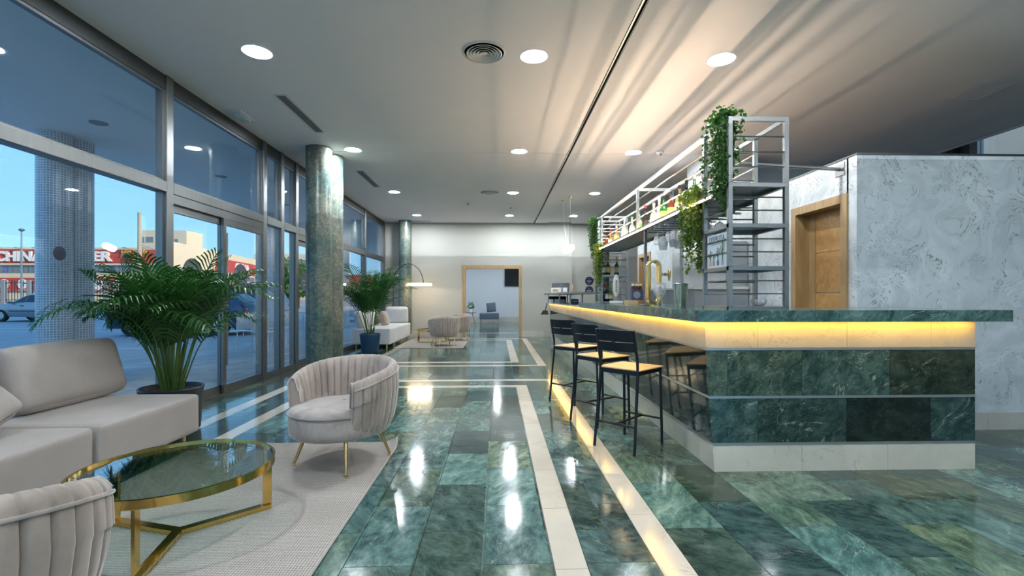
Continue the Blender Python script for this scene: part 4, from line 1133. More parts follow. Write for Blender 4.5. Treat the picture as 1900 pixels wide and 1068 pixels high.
ZB = [0, .182, .198, .503, .520, .835, .852, 1.035]
def fx_(u): return atY(u, 700, YBF).x
XEND = 3.345
rows_ = [('base_stone', 0, 1, 'cream', [1488, 1647.5], .9, 0, 0), ('marble_panel', 2, 3, 'bar_green', [1406.5, 1570.6, 1726.7], .62, .0, .3),
         ('marble_panel', 4, 5, 'bar_green', [1350, 1488, 1651], .62, .0, 0), ('band_stone', 6, 7, 'cream', [1406, 1571.6, 1728], .62, .0, .3)]
for nm, a, b, mt, joints, pl, pr_, off in rows_:
    xs = [face_x(ZB[a])]+[fx_(u) for u in joints]+[XEND]
    for k in range(len(xs)-1): front_panel(nm, xs[k], xs[k+1], ZB[a], ZB[b], MT[mt], 0, k == 0)
    y = YBF+.02; first = True
    while y < YBE-.02:
        y1 = min(YBE, y+(pl-off if first and off else pl)); side_panel(nm, y, y1, ZB[a], ZB[b], MT[mt]); y = y1; first = False
for a, b in ((1, 2), (3, 4), (5, 6)):
    side_panel('steel_strip', YBF-.004, YBE, ZB[a], ZB[b], MT['steel_band'], .004)
    front_panel('steel_strip', face_x(ZB[a]), XEND, ZB[a], ZB[b], MT['steel_band'], .004, True)
# LED strips under the worktop overhang
lb(MB().box(1.395, 1.408, YBF-.06, 7.55, 1.0325, 1.0355)).build('led_strip', MT['led_bar'], bar)
lb(MB().box(1.40, XEND-.02, YBF-.058, YBF-.045, 1.0325, 1.0355)).build('led_strip', MT['led_bar'], bar)
lb(MB().box(1.395, 1.408, 7.55, YBE-.05, 1.0325, 1.0355)).build('led_strip', MT['led_bar'], bar)
# worktop
wt = thing('bar_worktop', 'thick dark green marble worktop lying on the bar counter', 'worktop', (1.5, YBF, 0))
ZT = 1.114
def slab(x0, x1, y0, y1): lb(MB().box(x0, x1, y0, y1, 1.036, ZT)).build('worktop_slab', MT['top_green'], wt, bevel=.003)
slab(1.318, 3.47, 3.085, 3.95); slab(1.318, 2.16, 3.952, 5.72); slab(1.312, 2.16, 5.722, 7.55)
fw = thing('service_counter', 'thin pale metal counter top at the far end of the bar', 'worktop', (1.36, 7.56, 0))
MB().box(-.02, .80, 0, YBE-7.56+.05, 1.036, 1.062).build('counter_plate', MT['steel_band'], fw)
# raised shelf on the service counter
rs = thing('raised_shelf', 'raised steel shelf on posts above the service counter', 'shelf', (1.36, 11.2, 1.062))
MB().box(-.10, .62, -2.6, 1.5, .20, .235).build('shelf_plate', MT['steel'], rs)
for y in (-2.4, -.9, 1.3):
    for x in (.0, .5): MB().tube([(x,y,0), (x,y,.20)], .018, 10).build('post', MT['steel'], rs, smooth=50)
# things at the far end
def panel_stand(name, label, cat, loc, rz, w, h, mats):
    t = thing(name, label, cat, loc, rz)
    MB().add([(-.06,-w/2,0),(.0,-w/2,0),(.10,-w/2,h),(.04,-w/2,h),(-.06,w/2,0),(.0,w/2,0),(.10,w/2,h),(.04,w/2,h)], [(0,1,2,3),(7,6,5,4),(0,4,5,1),(1,5,6,2),(2,6,7,3),(3,7,4,0)]).build('backing', MT[mats[0]], t)
    for k in range(3): MB().box(-.085, -.07, -w/2+.02+k*w/3, -w/2+w/3-.01+k*w/3, .0, h*.55).build('leaflet', MT[mats[1]], t)
    return t
panel_stand('leaflet_rack', 'black leaflet rack on top of the raised shelf', 'rack', (1.52, 11.4, 1.297), R(70), .42, .24, ('black', 'white'))
panel_stand('leaflet_rack', 'leaflet rack under the raised shelf on the service counter', 'rack', (1.50, 11.75, 1.062), R(75), .42, .16, ('black', 'white'))
bxo = thing('small_box', 'white box beside the leaflet rack on the raised shelf', 'box', (1.36, 11.1, 1.297))
MB().softbox((0,0,.06), (.18,.16,.12), .01, 4).build('carton', MT['white'], bxo, smooth=50); MB().box(-.06,.06,-.082,-.08,.03,.09).build('print', MT['sign_gold'], bxo)
fr_ = thing('tent_card', 'small wooden A-frame card standing on the raised shelf', 'card', (1.83, 11.4, 1.297))
MB().bar((-.06,0,0), (0,0,.20), .10, .012).build('leaf', MT['ply'], fr_); MB().bar((.06,0,0), (0,0,.20), .10, .012).build('leaf', MT['oak'], fr_)
bb_ = thing('blue_box', 'blue card box under the raised shelf', 'box', (1.62, 9.9, 1.062)); MB().softbox((0,0,.05), (.16,.14,.10), .01, 4).build('carton', MT['far_shutter'], bb_, smooth=50)
MB().box(-.05,.05,-.072,-.07,.03,.07).build('print', MT['white'], bb_)
br = thing('hand_brush', 'black hand brush hanging at the far end of the bar', 'brush', (1.36, YBE+.06, 0))
MB().add([(-.16,-.03,.72),(.06,-.03,.72),(.06,.03,.72),(-.16,.03,.72),(-.09,-.02,.84),(.03,-.02,.84),(.03,.02,.84),(-.09,.02,.84)], [(0,3,2,1),(4,5,6,7),(0,1,5,4),(1,2,6,5),(2,3,7,6),(3,0,4,7)]).build('head', MT['black'], br)
MB().tube([(-.03,0,.84), (.02,0,1.03)], .012, 8).build('handle', MT['black'], br, smooth=50)
for k, zz in enumerate((1.70, 1.41)):
    s_ = thing('round_plaque', ('upper round black plaque with pale print on the back wall', 'lower round black plaque with pale print on the back wall')[k], 'sign', (2.83, YB+.10, zz))
    o_ = MB().lathe([(0,0), (.125,0), (.125,.012), (0,.012)], 36).build('disc', MT['decal_dark'], s_, smooth=30); o_.rotation_euler = (R(90), 0, 0)
    for q, (w_, z_) in enumerate(((.05,.06), (.17,.0), (.12,-.03), (.05,-.07))):
        MB().box(-w_/2, w_/2, -.014, -.0125, z_-.008, z_+.012).build('print_line', MT['decal_text'], s_)
if True:
    s_ = MB()

# ---- bar stools (front = +x)
def stool(label, loc, rz):
    s = thing('bar_stool', label, 'bar stool', loc, rz); W_ = .17; SZ = .635
    MB().softbox((.015, 0, SZ), (.375,.385,.014), .006, 6).build('seat', MT['ply'], s, smooth=50)
    fr = MB().bar((-.16,-W_,SZ-.024), (.19,-W_,SZ-.024), .018, .032).bar((-.16,W_,SZ-.024), (.19,W_,SZ-.024), .018, .032) \
        .bar((.185,-W_,SZ-.024), (.185,W_,SZ-.024), .018, .032).bar((-.165,-W_,SZ-.024), (-.165,W_,SZ-.024), .018, .032).build('seat_frame', MT['black'], s)
    for y in (-1, 1):
        MB().tube([(-.235, y*(W_+.012), 0), (-.165, y*W_, SZ-.02), (-.17, y*W_, SZ+.06), (-.225, y*W_, .945)], .0115, 8).build('back_leg', MT['black'], s, smooth=50)
        MB().tube([(.205, y*(W_+.006), 0), (.185, y*W_, SZ-.01)], .0115, 8).build('front_leg', MT['black'], s, smooth=50)
    def slat(z0, z1):
        rows = []
        for i in range(9):
            t = -1+2*i/8; y = t*W_; cv = -.030*(1-t*t)
            f = lambda z: -.17-(z-.695)/.25*.055
            rows.append([(f(z0)+cv-.005, y, z0), (f(z1)+cv-.005, y, z1), (f(z1)+cv+.005, y, z1), (f(z0)+cv+.005, y, z0), (f(z0)+cv-.005, y, z0)])
        mb = MB().grid(rows, flip=True); mb.add(rows[0][:4], [(0,1,2,3)]); mb.add(rows[-1][:4], [(3,2,1,0)]); return mb
    slat(.775, .848).build('back_slat', MT['black'], s); slat(.855, .945).build('back_slat', MT['black'], s)
    MB().softbox((-.243,0,.851), (.012,.03,.03), .003, 3).build('slat_link', MT['black'], s)
    zf = .205; q = zf/SZ
    xr = -.235+.07*q; xf = .205-.02*q
    MB().tube([(xr,-W_,zf), (xr,W_,zf)], .009, 8).build('rear_stretcher', MT['black'], s, smooth=50)
    MB().tube([(xf,-W_,zf), (xf,W_,zf)], .009, 8).build('front_stretcher', MT['black'], s, smooth=50)
    MB().tube([(xr,0,zf), (xf,0,zf)], .009, 8).build('centre_stretcher', MT['black'], s, smooth=50)
    return s
S0 = stool('black metal bar stool with plywood seat, the one closest to the bar corner', (1.085, 3.85, 0), R(43))
dup(S0, (1.015, 4.60, 0), R(33), 'black metal bar stool with plywood seat, between the other two stools')
dup(S0, (.905, 5.50, 0), R(42), 'black metal bar stool with plywood seat, the one farthest along the bar')

# ---- steel bottle rack standing on the bar
XF, XB = 1.69, 2.105
TN, TF = (3.40, 3.81), (7.62, 8.05)
TOP = 2.478
rack = thing('bar_rack', 'tall brushed steel bottle rack with open towers standing on the bar', 'rack', (XF, TN[0], ZT))
def rk(mb): mb.v = [(x-XF, y-TN[0], z-ZT) for x, y, z in mb.v]; return mb
P = .015
def post(x, y, z0, z1): rk(MB().box(x-P, x+P, y-P, y+P, z0, z1)).build('post', MT['steel'], rack)
for y in (*TN, *TF):
    base = ZT if y < 7.55 else 1.062
    for x in (XF, XB): post(x, y, base if y < 7.6 else 1.062, TOP)
post(XF, 5.66, 2.0, TOP); post(XB, 5.66, 2.0, TOP); post(XF, 5.36, ZT, 1.965); post(XB, 5.36, ZT if False else 1.114, 1.965)
for x in (XF, XB): rk(MB().box(x-P, x+P, TN[0]-P, TF[1]+P, TOP, TOP+.03)).build('top_rail', MT['steel'], rack)
for y in (*TN, 5.66, *TF): rk(MB().box(XF+P, XB-P, y-P, y+P, TOP, TOP+.03)).build('cross_rail', MT['steel'], rack)
def rod(a, b): rk(MB().tube([a, b], .006, 6)).build('rod', MT['steel'], rack, smooth=60)
near_sh = [2.03, 1.735, 1.425, 1.132]; near_rod = [2.368, 2.257, 2.149, 1.927, 1.832, 1.625, 1.53, 1.321, 1.226]
far_sh = [2.0, 1.56, 1.128]; far_rod = [2.368, 2.257, 2.149, 1.90, 1.80, 1.69, 1.45, 1.35, 1.24]
for (y0, y1), shs, rods in ((TN, near_sh, near_rod), (TF, far_sh, far_rod)):
    for z in shs:
        rk(MB().box(XF-P, XB+P, y0-P, y1+P, z-.004, z)).build('tower_shelf', MT['steel'], rack)
        rk(MB().box(XF-P, XB+P, y0-P-.002, y0+P, z-.028, z-.004).box(XF-P, XB+P, y1-P, y1+P, z-.028, z-.004)
           .box(XF-P-.002, XF+P, y0+P, y1-P, z-.028, z-.004).box(XB-P, XB+P, y0+P, y1-P, z-.028, z-.004)).build('shelf_frame', MT['steel'], rack)
    for z in rods:
        rod((XF, y0, z), (XB, y0, z)); rod((XF, y1, z), (XB, y1, z))
        rod((XF, y0, z), (XF, y1, z))
for z in near_rod[:3]:
    for x in (XF, XB): rod((x, TN[1], z), (x, TF[0], z))
SH = 2.0
rk(MB().box(XF-.015, XB+.015, TN[1]+P, TF[0]-P, SH-.006, SH)).build('bottle_shelf', MT['steel'], rack)
rk(MB().box(XF-.03, XF-.015, TN[1]-.2, TF[0]+.02, SH-.035, SH+.012)).build('shelf_lip', MT['steel'], rack)
rk(MB().box(XF-.034, XF-.030, TN[1]-.2, TF[0]+.02, SH-.028, SH-.014)).build('led_strip', MT['led_shelf'], rack)
rk(MB().box(XB, XB+.015, TN[1]+P, TF[0]-P, SH-.035, SH+.012)).build('shelf_lip', MT['steel'], rack)
for dx_ in (0, .318):
  rk(MB().add([(1.735+dx_, TN[1]+.08, SH+.002), (1.749+dx_, TN[1]+.08, SH+.002), (1.749+dx_, TF[0]-.05, SH+.002), (1.735+dx_, TF[0]-.05, SH+.002)], [(0,1,2,3)])).build('led_strip', MT['led_up_rear' if dx_ else 'led_up'], rack)
# stem glass rails under the shelf
GZ = 1.925; gy = [4.06+.155*k for k in range(9)]
for y in gy:
    rk(MB().box(XF-.02, XB+.01, y-.022, y+.022, GZ-.004, GZ).box(XF-.02, XB+.01, y-.003, y+.003, GZ, GZ+.012)).build('glass_rail', MT['steel'], rack)
    for x in (XF+.01, XB-.05):
        for dy in (-.012, .012): rk(MB().tube([(x, y+dy, GZ), (x, y+dy, SH-.006)], .005, 6)).build('hanger', MT['steel'], rack, smooth=60)
# tie tube from the rack to the wallpapered block
rk(MB().tube([(XB-.02, 4.38, TOP-.018), (XBLK-.012, 4.38, TOP-.075)], .017, 10)).build('tie_tube', MT['steel'], rack, smooth=50)
rk(MB().box(XBLK-.012, XBLK-.001, 4.32, 4.44, TOP-.135, TOP-.015)).build('wall_plate', MT['steel'], rack)

# hanging glasses
def glass_mesh(kind):
    if kind == 0: bowl = [(.004,-.085), (.026,-.095), (.040,-.125), (.041,-.155), (.036,-.195)]
    elif kind == 1: bowl = [(.004,-.07), (.030,-.075), (.036,-.10), (.037,-.165)]
    else: bowl = [(.004,-.06), (.040,-.085), (.050,-.125), (.047,-.17), (.040,-.205)]
    return bowl
WG = []
for k in range(3):
    bo = glass_mesh(k); inner = [(max(.001, r-.0013), z+.001) for r, z in bo[::-1]]
    WG.append((MB().lathe(bo+inner, 20).mesh('bowl', MT['wine'], 60), MB().lathe([(.004,-.002), (.0035,bo[0][1])], 8).mesh('stem', MT['wine'], 60), MB().lathe([(.033,0), (.033,-.002), (.004,-.004)], 20).mesh('foot', MT['wine'], 60)))
def stemware(loc, kind, label, group, flip=False):
    g = thing('stem_glass', label, 'glass', loc, 0, group)
    for nm, me in zip(('bowl', 'stem', 'foot'), WG[kind]): obj(nm, me, g)
    if flip: g.rotation_euler = (R(180), 0, 0)
    return g
rg = random.Random(12)
for i in range(8):
    y = (gy[i]+gy[i+1])/2
    for x in (1.735, 1.85, 1.965):
        if rg.random() < .84: stemware((x+rg.uniform(-.01,.01), y, GZ+.004), rg.choice((0,1,2,2)), 'clear stem glass hanging upside down from the bar rack', 'hanging stem glasses')

# bottles
BG = {}
def bglass(col, body=.35):
    k = tuple(col)
    if k not in BG: BG[k] = thin_glass('bottle_glass_%d' % len(BG), tuple(min(1, c*1.0) for c in col), .03, 1.5, 1.4, body, tuple(min(1, c) for c in col))
    return BG[k]
def bottle(label, loc, h, r, col, cap, lab, neck=.36, group='bottles', body=.4, square=False, foil=None):
    b = thing('bottle', label, 'bottle', loc, rnd.uniform(0, 6), group)
    nk = h*(1-neck); sh = nk-h*.14
    prof = [(0,0), (r*.92,0), (r,.006), (r,sh*.5), (r,sh), (r*.86,sh+h*.05), (r*.42,nk), (.0135,nk+h*.05), (.0125,h-.02), (.015,h-.018), (.015,h-.006), (0,h-.006)]
    MB().lathe(prof, 4 if square else 20).build('glass_body', bglass(col, body), b, smooth=45)
    MB().lathe([(.0155, h-(.085 if foil else .035)), (.0165, h), (0, h+.001)], 14).build('cap', cap, b, smooth=40)
    if lab is not None:
        MB().lathe([(r+.0008, h*.16), (r+.0008, sh*.86)], 4 if square else 24).build('label_band', lab, b, smooth=40)
    return b
LB = {n: plain('label_'+n, c, .6, var=.12, nscale=40) for n, c in dict(white=(.75,.74,.70,1), green=(.16,.34,.10,1), gold=(.62,.42,.12,1), black=(.02,.02,.02,1), red=(.42,.03,.03,1), blue=(.03,.08,.30,1), pale=(.70,.62,.48,1), cream=(.68,.60,.38,1)).items()}
shelf_b = [ # pixel x, height, radius, glass, cap, label, text
 (1126, .23, .034, (.50,.12,.03), 'black', None, 'small dark amber bottle at the far end of the rack shelf'),
 (1133, .25, .036, (.75,.30,.10), 'red', 'pale', 'orange amber bottle near the far end of the rack shelf'),
 (1144, .27, .038, (.85,.45,.20), 'white', 'gold', 'peach coloured bottle with gold label on the rack shelf'),
 (1158.5, .31, .045, (.90,.90,.88), 'white', 'white', 'clear bottle with a large white label on the rack shelf'),
 (1173, .27, .038, (.80,.90,.84), 'green', 'white', 'clear bottle with green cap on the rack shelf'),
 (1186, .29, .043, (.80,.90,.78), 'blue', 'green', 'clear bottle with green label and blue cap on the rack shelf'),
 (1197.5, .31, .036, (.04,.03,.03), 'red', 'black', 'black bottle with a red top on the rack shelf'),
 (1213, .28, .042, (.90,.84,.78), 'pale', 'pale', 'pale patterned bottle with wooden stopper on the rack shelf'),
 (1223, .30, .036, (.90,.86,.82), 'white', 'white', 'white bottle beside the green one on the rack shelf'),
 (1231, .29, .040, (.05,.45,.08), 'black', 'gold', 'green bottle with gold label beside the brown bottle on the rack shelf'),
 (1245, .29, .038, (.35,.10,.03), 'black', 'gold', 'brown whisky bottle on the rack shelf'),
 (1261, .30, .046, (.85,.66,.30), 'black', 'cream', 'pale gold bottle with cream label on the rack shelf'),
 (1274, .31, .040, (.02,.02,.025), 'black', 'black', 'all black bottle on the rack shelf'),
 (1288.5, .31, .040, (.12,.42,.08), 'white', 'green', 'bright green bottle with white cap by the near rack tower'),
]
for u, h, r, g, cp, lb_, tx_ in shelf_b:
    y = atX(u, 500, 1.80).y
    bottle(tx_, (1.80, y, SH), h, r, g, LB[cp], LB[lb_] if lb_ else None, group='bottles on the rack shelf', body=.45)
zf2, zf1 = far_sh[1], far_sh[2]
for u, g, cp, lb_, tx_ in ((1120, (.05,.14,.05), 'pale', 'white', 'champagne bottle with white label on the middle shelf of the far rack tower'), (1128, (.03,.08,.03), 'gold', 'gold', 'dark champagne bottle with gold foil on the middle shelf of the far rack tower'), (1144.5, (.05,.12,.03), 'gold', 'cream', 'champagne bottle with gold neck standing apart in the far rack tower')):
    y = 7.85; x = max(XF+.05, atY(u, 500, y).x); bottle(tx_, (x, y, zf2), .31, .042, g, LB[cp], LB[lb_], group='bottles in the far rack tower', body=.6, foil=True)
for u, g, cp, lb_, tx_ in ((1118, (.02,.03,.03), 'red', None, 'dark wine bottle with red capsule on the lowest shelf of the far rack tower'), (1126, (.02,.02,.04), 'red', 'white', 'wine bottle with white label and red capsule low in the far rack tower'), (1133, (.20,.30,.06), 'green', 'cream', 'white wine bottle with green capsule on the lowest shelf of the far rack tower')):
    y = 7.85; x = max(XF+.05, atY(u, 500, y).x); bottle(tx_, (x, y, zf1), .30, .037, g, LB[cp], LB[lb_] if lb_ else None, group='bottles in the far rack tower', body=.6, foil=True)

# picture board in the near tower
pb = thing('picture_board', 'pale board with painted potted cacti and lettering in the near rack tower', 'sign', (XF+.012, 3.61, 1.425))
MB().box(-.009, .009, -.165, .165, 0, .262).build('board', plain('board_white', (.66,.70,.74,1), .6), pb, bevel=.002)
dm = text_mesh('DISFRUTA', .058, MT['decal'], .0006)
t = obj('lettering', dm, pb, (-.0105, .0, .205)); t.rotation_euler = (R(90), 0, R(-90))
for k in range(6): MB().box(-.0105, -.009, .085-k*.032-.024, .085-k*.032, .180, .186).build('small_print', MT['decal_text'], pb)
CG = plain('painted_green', (.06,.16,.09,1), .6); CP = [plain('painted_pot_%d' % k, c, .6) for k, c in enumerate(((.55,.40,.36,1), (.50,.26,.10,1), (.10,.16,.26,1), (.36,.40,.46,1)))]
for k, (y, hh, w_) in enumerate(((.105,.085,.012), (.05,.055,.010), (-.02,.10,.012), (-.095,.15,.013))):
    MB().box(-.0105, -.009, y-.017, y+.017, .018, .055).build('painted_pot', CP[k], pb)
    cm = MB().tube([(-.010,y,.055), (-.010,y,.055+hh)], w_*.7, 6).tube([(-.010,y,.055+hh*.45), (-.010,y-.025,.055+hh*.55), (-.010,y-.028,.055+hh*.9)], w_*.45, 5)
    if k != 1: cm.tube([(-.010,y,.055+hh*.3), (-.010,y+.024,.055+hh*.45), (-.010,y+.026,.055+hh*.75)], w_*.45, 5)
    cm.v = [(-.0095-.0012*(1 if x < -.010 else 0), yy, z) for x, yy, z in cm.v]; cm.build('painted_cactus', CG, pb)

# ---- things standing on the worktop
p = atZ(1230, 566, ZT)
tap = thing('beer_tap', 'brass oval loop beer tap with side handle on the worktop', 'beer tap', (1.57, 4.72, ZT))
def stadium(r, hh, n=14):
    o_ = [(r*math.cos(a), hh+r*math.sin(a)) for a in [math.pi*k/n for k in range(n+1)]]
    return o_+[(r*math.cos(a), -hh+r*math.sin(a)) for a in [math.pi+math.pi*k/n for k in range(n+1)]]
def loop(ro, ri, hh, y0, y1, zc):
    o_, i_ = stadium(ro, hh), stadium(ri, hh); n = len(o_); vs = []; fs_ = []
    for y in (y0, y1): vs += [(a, y, zc+b) for a, b in o_]+[(a, y, zc+b) for a, b in i_]
    for k in range(n):
        l = (k+1) % n
        fs_ += [(k, l, n+l, n+k), (2*n+k, 3*n+k, 3*n+l, 2*n+l), (k, 2*n+k, 2*n+l, l), (n+k, n+l, 3*n+l, 3*n+k)]
    return MB().add(vs, fs_)
loop(.068, .044, .155, -.045, .045, .236).build('loop', MT['brass'], tap, smooth=40, bevel=.004)
MB().lathe([(0,0), (.05,0), (.05,.012), (.035,.02), (0,.02)], 24).build('base', MT['brass'], tap, smooth=40)
sp = MB().tube([(.066,0,.315), (.10,0,.315)], .016, 12).build('collar', MT['white'], tap, smooth=50)
MB().tube([(.10,0,.315), (.125,0,.315), (.13,0,.315), (.165,0,.315)], [.013,.017,.012,.012], 12).build('spout', MT['brass'], tap, smooth=50)
hd = MB().tube([(.158,0,.25), (.160,0,.30), (.160,0,.34), (.158,0,.365)], [.006,.014,.016,.010], 12).build('tap_handle', MT['brass'], tap, smooth=50)
g1 = thing('wine_glass', 'clear wine glass before the brass beer tap on the worktop', 'glass', (1.535, 4.50, ZT)); g2 = thing('wine_glass', 'clear wine glass between the brass beer tap and the steel bucket', 'glass', (1.60, 4.56, ZT))
for g in (g1, g2):
    bo = [(.004,.085), (.026,.10), (.037,.135), (.037,.165), (.031,.225)]
    MB().lathe(bo+[(max(.001,r-.0013), z+.001) for r, z in bo[::-1]], 24).build('bowl', MT['wine'], g, smooth=60)
    MB().lathe([(.004,.003), (.0035,.088)], 10).build('stem', MT['wine'], g, smooth=60); MB().lathe([(0,0), (.034,0), (.034,.002), (.004,.006)], 24).build('foot', MT['wine'], g, smooth=60)
bk = thing('steel_tumbler', 'tall tapered polished steel bucket on the worktop', 'bucket', (1.665, 4.26, ZT))
MB().lathe([(0,0), (.046,0), (.048,.004), (.066,.205), (.068,.208), (.066,.211), (.063,.207), (.045,.008), (0,.006)], 36).build('shell', plain('mirror_steel', (.72,.74,.76,1), .22, 1, var=.08), bk, smooth=50)
MB().lathe([(.0665,.200), (.0685,.205), (.066,.211)], 36).build('rim', MT['steel'], bk, smooth=50)
tr = thing('coaster_tray', 'flat steel drip tray under the wine glasses', 'tray', (1.60, 4.86, ZT)); MB().softbox((0,0,.008), (.22,.16,.016), .006, 4).build('tray', MT['steel'], tr, smooth=50); MB().box(-.09,.09,-.06,.06,.016,.018).build('grille', MT['black'], tr)
cr = thing('wooden_crate', 'low wooden box with a pale and a red brown end on the worktop', 'box', (1.62, 5.50, ZT))
MB().box(-.115, .0, -.09, .09, 0, .05).build('pale_side', MT['ply'], cr, bevel=.002); MB().box(.0, .12, -.09, .09, 0, .05).build('brown_side', MT['door_wood'], cr, bevel=.002)
cb_ = thing('beer_carrier', 'blue and black six bottle beer carrier on the wooden box', 'bottle carrier', (1.63, 5.50, ZT+.05))
CBM = plain('carrier_print', (.05,.06,.14,1), .5, var=.5, nscale=18)
MB().box(-.065, .065, -.045, .045, 0, .125).build('carton', CBM, cb_, bevel=.002)
MB().lathe([(0,0), (.042,0), (.042,.002), (0,.002)], 24).build('round_print', MT['decal_text'], cb_, loc=(-.01,-.0455,.062)).rotation_euler = (R(90), 0, 0)
MB().box(-.004, .004, -.005, .005, .12, .18).build('handle_board', CBM, cb_)
for i in range(3):
    for j in range(2):
        c_ = (-.043+i*.043, -.022+j*.044, 0)
        nb_ = MB().lathe([(.018,.11), (.018,.13), (.011,.165), (.011,.205)], 14, c_).build('bottle_neck', bglass((.18,.07,.03), .6), cb_, smooth=50)
        MB().lathe([(.0115,.168), (.0118,.195)], 14, c_).build('neck_label', LB['white'], nb_, smooth=50); MB().lathe([(.0135,.203), (.0135,.212), (0,.213)], 14, c_).build('crown_cap', LB['gold'], nb_, smooth=50)
wp = thing('beer_pump', 'beer pump with a tall white oval handle board on the worktop', 'beer tap', (1.52, 6.02, ZT))
MB().softbox((0,0,.02), (.15,.13,.04), .01, 4).build('base', MT['white'], wp, smooth=50)
MB().tube([(.03,.03,.04), (.03,.03,.12), (.0,.02,.13)], .016, 10).build('column', MT['steel'], wp, smooth=50)
o_ = MB().lathe([(0,-.012), (.13,-.012), (.142,-.006), (.142,.006), (.13,.012), (0,.012)], 40).build('handle_board', plain('board_ivory', (.72,.70,.66,1), .4), wp, smooth=40, loc=(0,0,.235)); o_.scale = (.28,1.0,1.0); o_.rotation_euler = (R(90), R(90), 0); o_.scale = (1.0,.28,1.0)
for k in range(7): MB().box(-.012, .012, -.0145, -.0125, .155+k*.022, .168+k*.022).build('print_mark', MT['decal'], wp)
# back bar unit behind the rack
bk_ = thing('back_bar', 'grey marble back bar unit against the wallpapered wall', 'cabinet', (2.885, 6.0, 0))
MB().box(-.36, .34, 0, 1.9, 0, 1.30).build('lower_unit', MT['marble_grey'], bk_, bevel=.004); MB().box(-.38, .34, -.02, 1.92, 1.30, 1.335).build('top_slab', MT['cream_wall'], bk_, bevel=.003)
MB().box(.06, .34, .02, 1.9, 1.335, 1.92).build('upper_unit', MT['marble_grey'], bk_, bevel=.004)
gb_ = thing('glass_bowl', 'small clear glass bowl on the worktop beside the near rack tower', 'bowl', (2.03, 3.62, 1.132))
MB().lathe([(0,.004), (.03,0), (.05,.02), (.055,.05), (.053,.05), (.048,.022), (.028,.005), (0,.006)], 24).build('bowl', MT['wine'], gb_, smooth=60)

# ---- trailing plants
def trailing(label, loc, drop, w, n, mat, seed, depth=.10, head=.12):
    t = thing('trailing_plant', label, 'plant', loc); rr = random.Random(seed)
    st = MB(); lf = MB()
    def leaf(c, s_):
        d1 = Vector((rr.uniform(-1,1), rr.uniform(-1,1), rr.uniform(-.9,.4))).normalized(); d2 = d1.orthogonal().normalized()
        d2 = Matrix.Rotation(rr.uniform(0, 6.28), 3, d1) @ d2; nn = d1.cross(d2)*s_*.18
        lf.add([c, c+d1*s_*.5+d2*s_*.36+nn, c+d1*s_, c+d1*s_*.5-d2*s_*.36+nn, c+d1*s_*.5-nn*.2], [(0,1,4), (1,2,4), (2,3,4), (3,0,4)])
    for k in range(n):
        x0, y0 = rr.uniform(-depth,depth)*.5, rr.uniform(-w,w)*.5
        L = drop*rr.uniform(.40,1.0) if k > 2 else drop
        pts = [Vector((x0*.3, y0*.3, 0)), Vector((x0*.8, y0*.8, head*rr.uniform(.3,1))), Vector((x0*1.3, y0*1.2, head*.2))]
        m_ = max(3, int(L/.07)); cx, cy = x0*1.3, y0*1.2
        for i in range(1, m_+1):
            cx += rr.uniform(-.012,.012); cy += rr.uniform(-.012,.012); pts.append(Vector((cx*(1-.3*i/m_), cy*(1-.3*i/m_), -L*i/m_)))
        st.tube(pts, .0018, 4)
        for i in range(len(pts)-1):
            for q in range(9): leaf(pts[i].lerp(pts[i+1], rr.random())+Vector((rr.uniform(-.018,.018), rr.uniform(-.018,.018), 0)), rr.uniform(.024,.042))
    st.build('vines', MT['stem'], t); lf.build('leaves', MT[mat], t, kind='stuff')
trailing('dark green trailing plant spilling from the top of the near rack tower', (1.675, 3.47, TOP+.03), .68, .22, 26, 'ivy', 2, .16, .09)
trailing('yellow green trailing plant hanging from the lit end of the bottle shelf', (1.655, 3.98, SH+.02), .62, .22, 26, 'ivy_lit', 3, .13, .12)
trailing('dark green trailing plant hanging from the top of the far rack tower', (1.635, 8.02, TOP+.02), .62, .22, 20, 'ivy', 4, .12, .04)
trailing('yellow green trailing plant hanging from the far end of the bottle shelf', (1.635, 7.62, SH+.02), .70, .20, 22, 'ivy_lit', 6, .12, .04)

# ================================================================== CEILING FIXTURES
ring_me = MB().lathe([(.098,-.001), (.128,-.006), (.132,0), (.098,0), (.098,-.001)], 36).mesh('trim_ring', MT['white'], 40)
lens_me = MB().lathe([(0,-.0025), (.098,-.0025)], 36).mesh('lens', MT['lamp'], 40)
# facing down
for i, y in enumerate((-4.4, -1.45, 1.48, 4.43, 7.33, 10.25, 13.12)):
    for j, x in enumerate((-2.2, .345, 2.12, 4.6)):  # last column: unseen lamps added to brighten the wallpapered front
        if j == 3 and y > 2: continue
        d = thing('downlight', 'round lit downlight in the %s, %s' % (('row by the window wall', 'middle lobby row', 'row over the bar', 'row before the wallpapered block')[j],
                  ('by the rear windows', 'second from the rear windows', 'third from the rear windows', 'level with the large round vent', 'at the ceiling joint', 'level with the far round vent', 'by the back wall')[i]),
                  'ceiling light', (x, y, HC), 0, 'ceiling downlights')
        obj('trim_ring', ring_me, d); obj('lens', lens_me, d)
def round_vent(loc, r, label):
    v = thing('round_vent', label, 'vent', loc)
    MB().lathe([(r*.90,-.012), (r,-.004), (r,0), (r*.88,0), (r*.90,-.012)], 48).build('outer_ring', MT['vent'], v, smooth=40)
    MB().lathe([(0,-.001), (r*.9,-.001)], 48).build('duct', MT['ceiling_void'], v)
    for k in range(5):
        q = r*(.78-.145*k); MB().lathe([(q-.026*r/.2,-.004), (q,-.020), (q+.004,-.018), (q-.018*r/.2,-.003), (q-.026*r/.2,-.004)], 40).build('ring_blade', MT['vent'], v, smooth=40)
    MB().lathe([(0,-.016), (r*.10,-.014), (r*.12,-.004)], 24).build('centre_cap', MT['vent'], v, smooth=40)
round_vent((-.118, 4.375, HC), .205, 'large round ringed air vent beside a downlight in the ceiling')
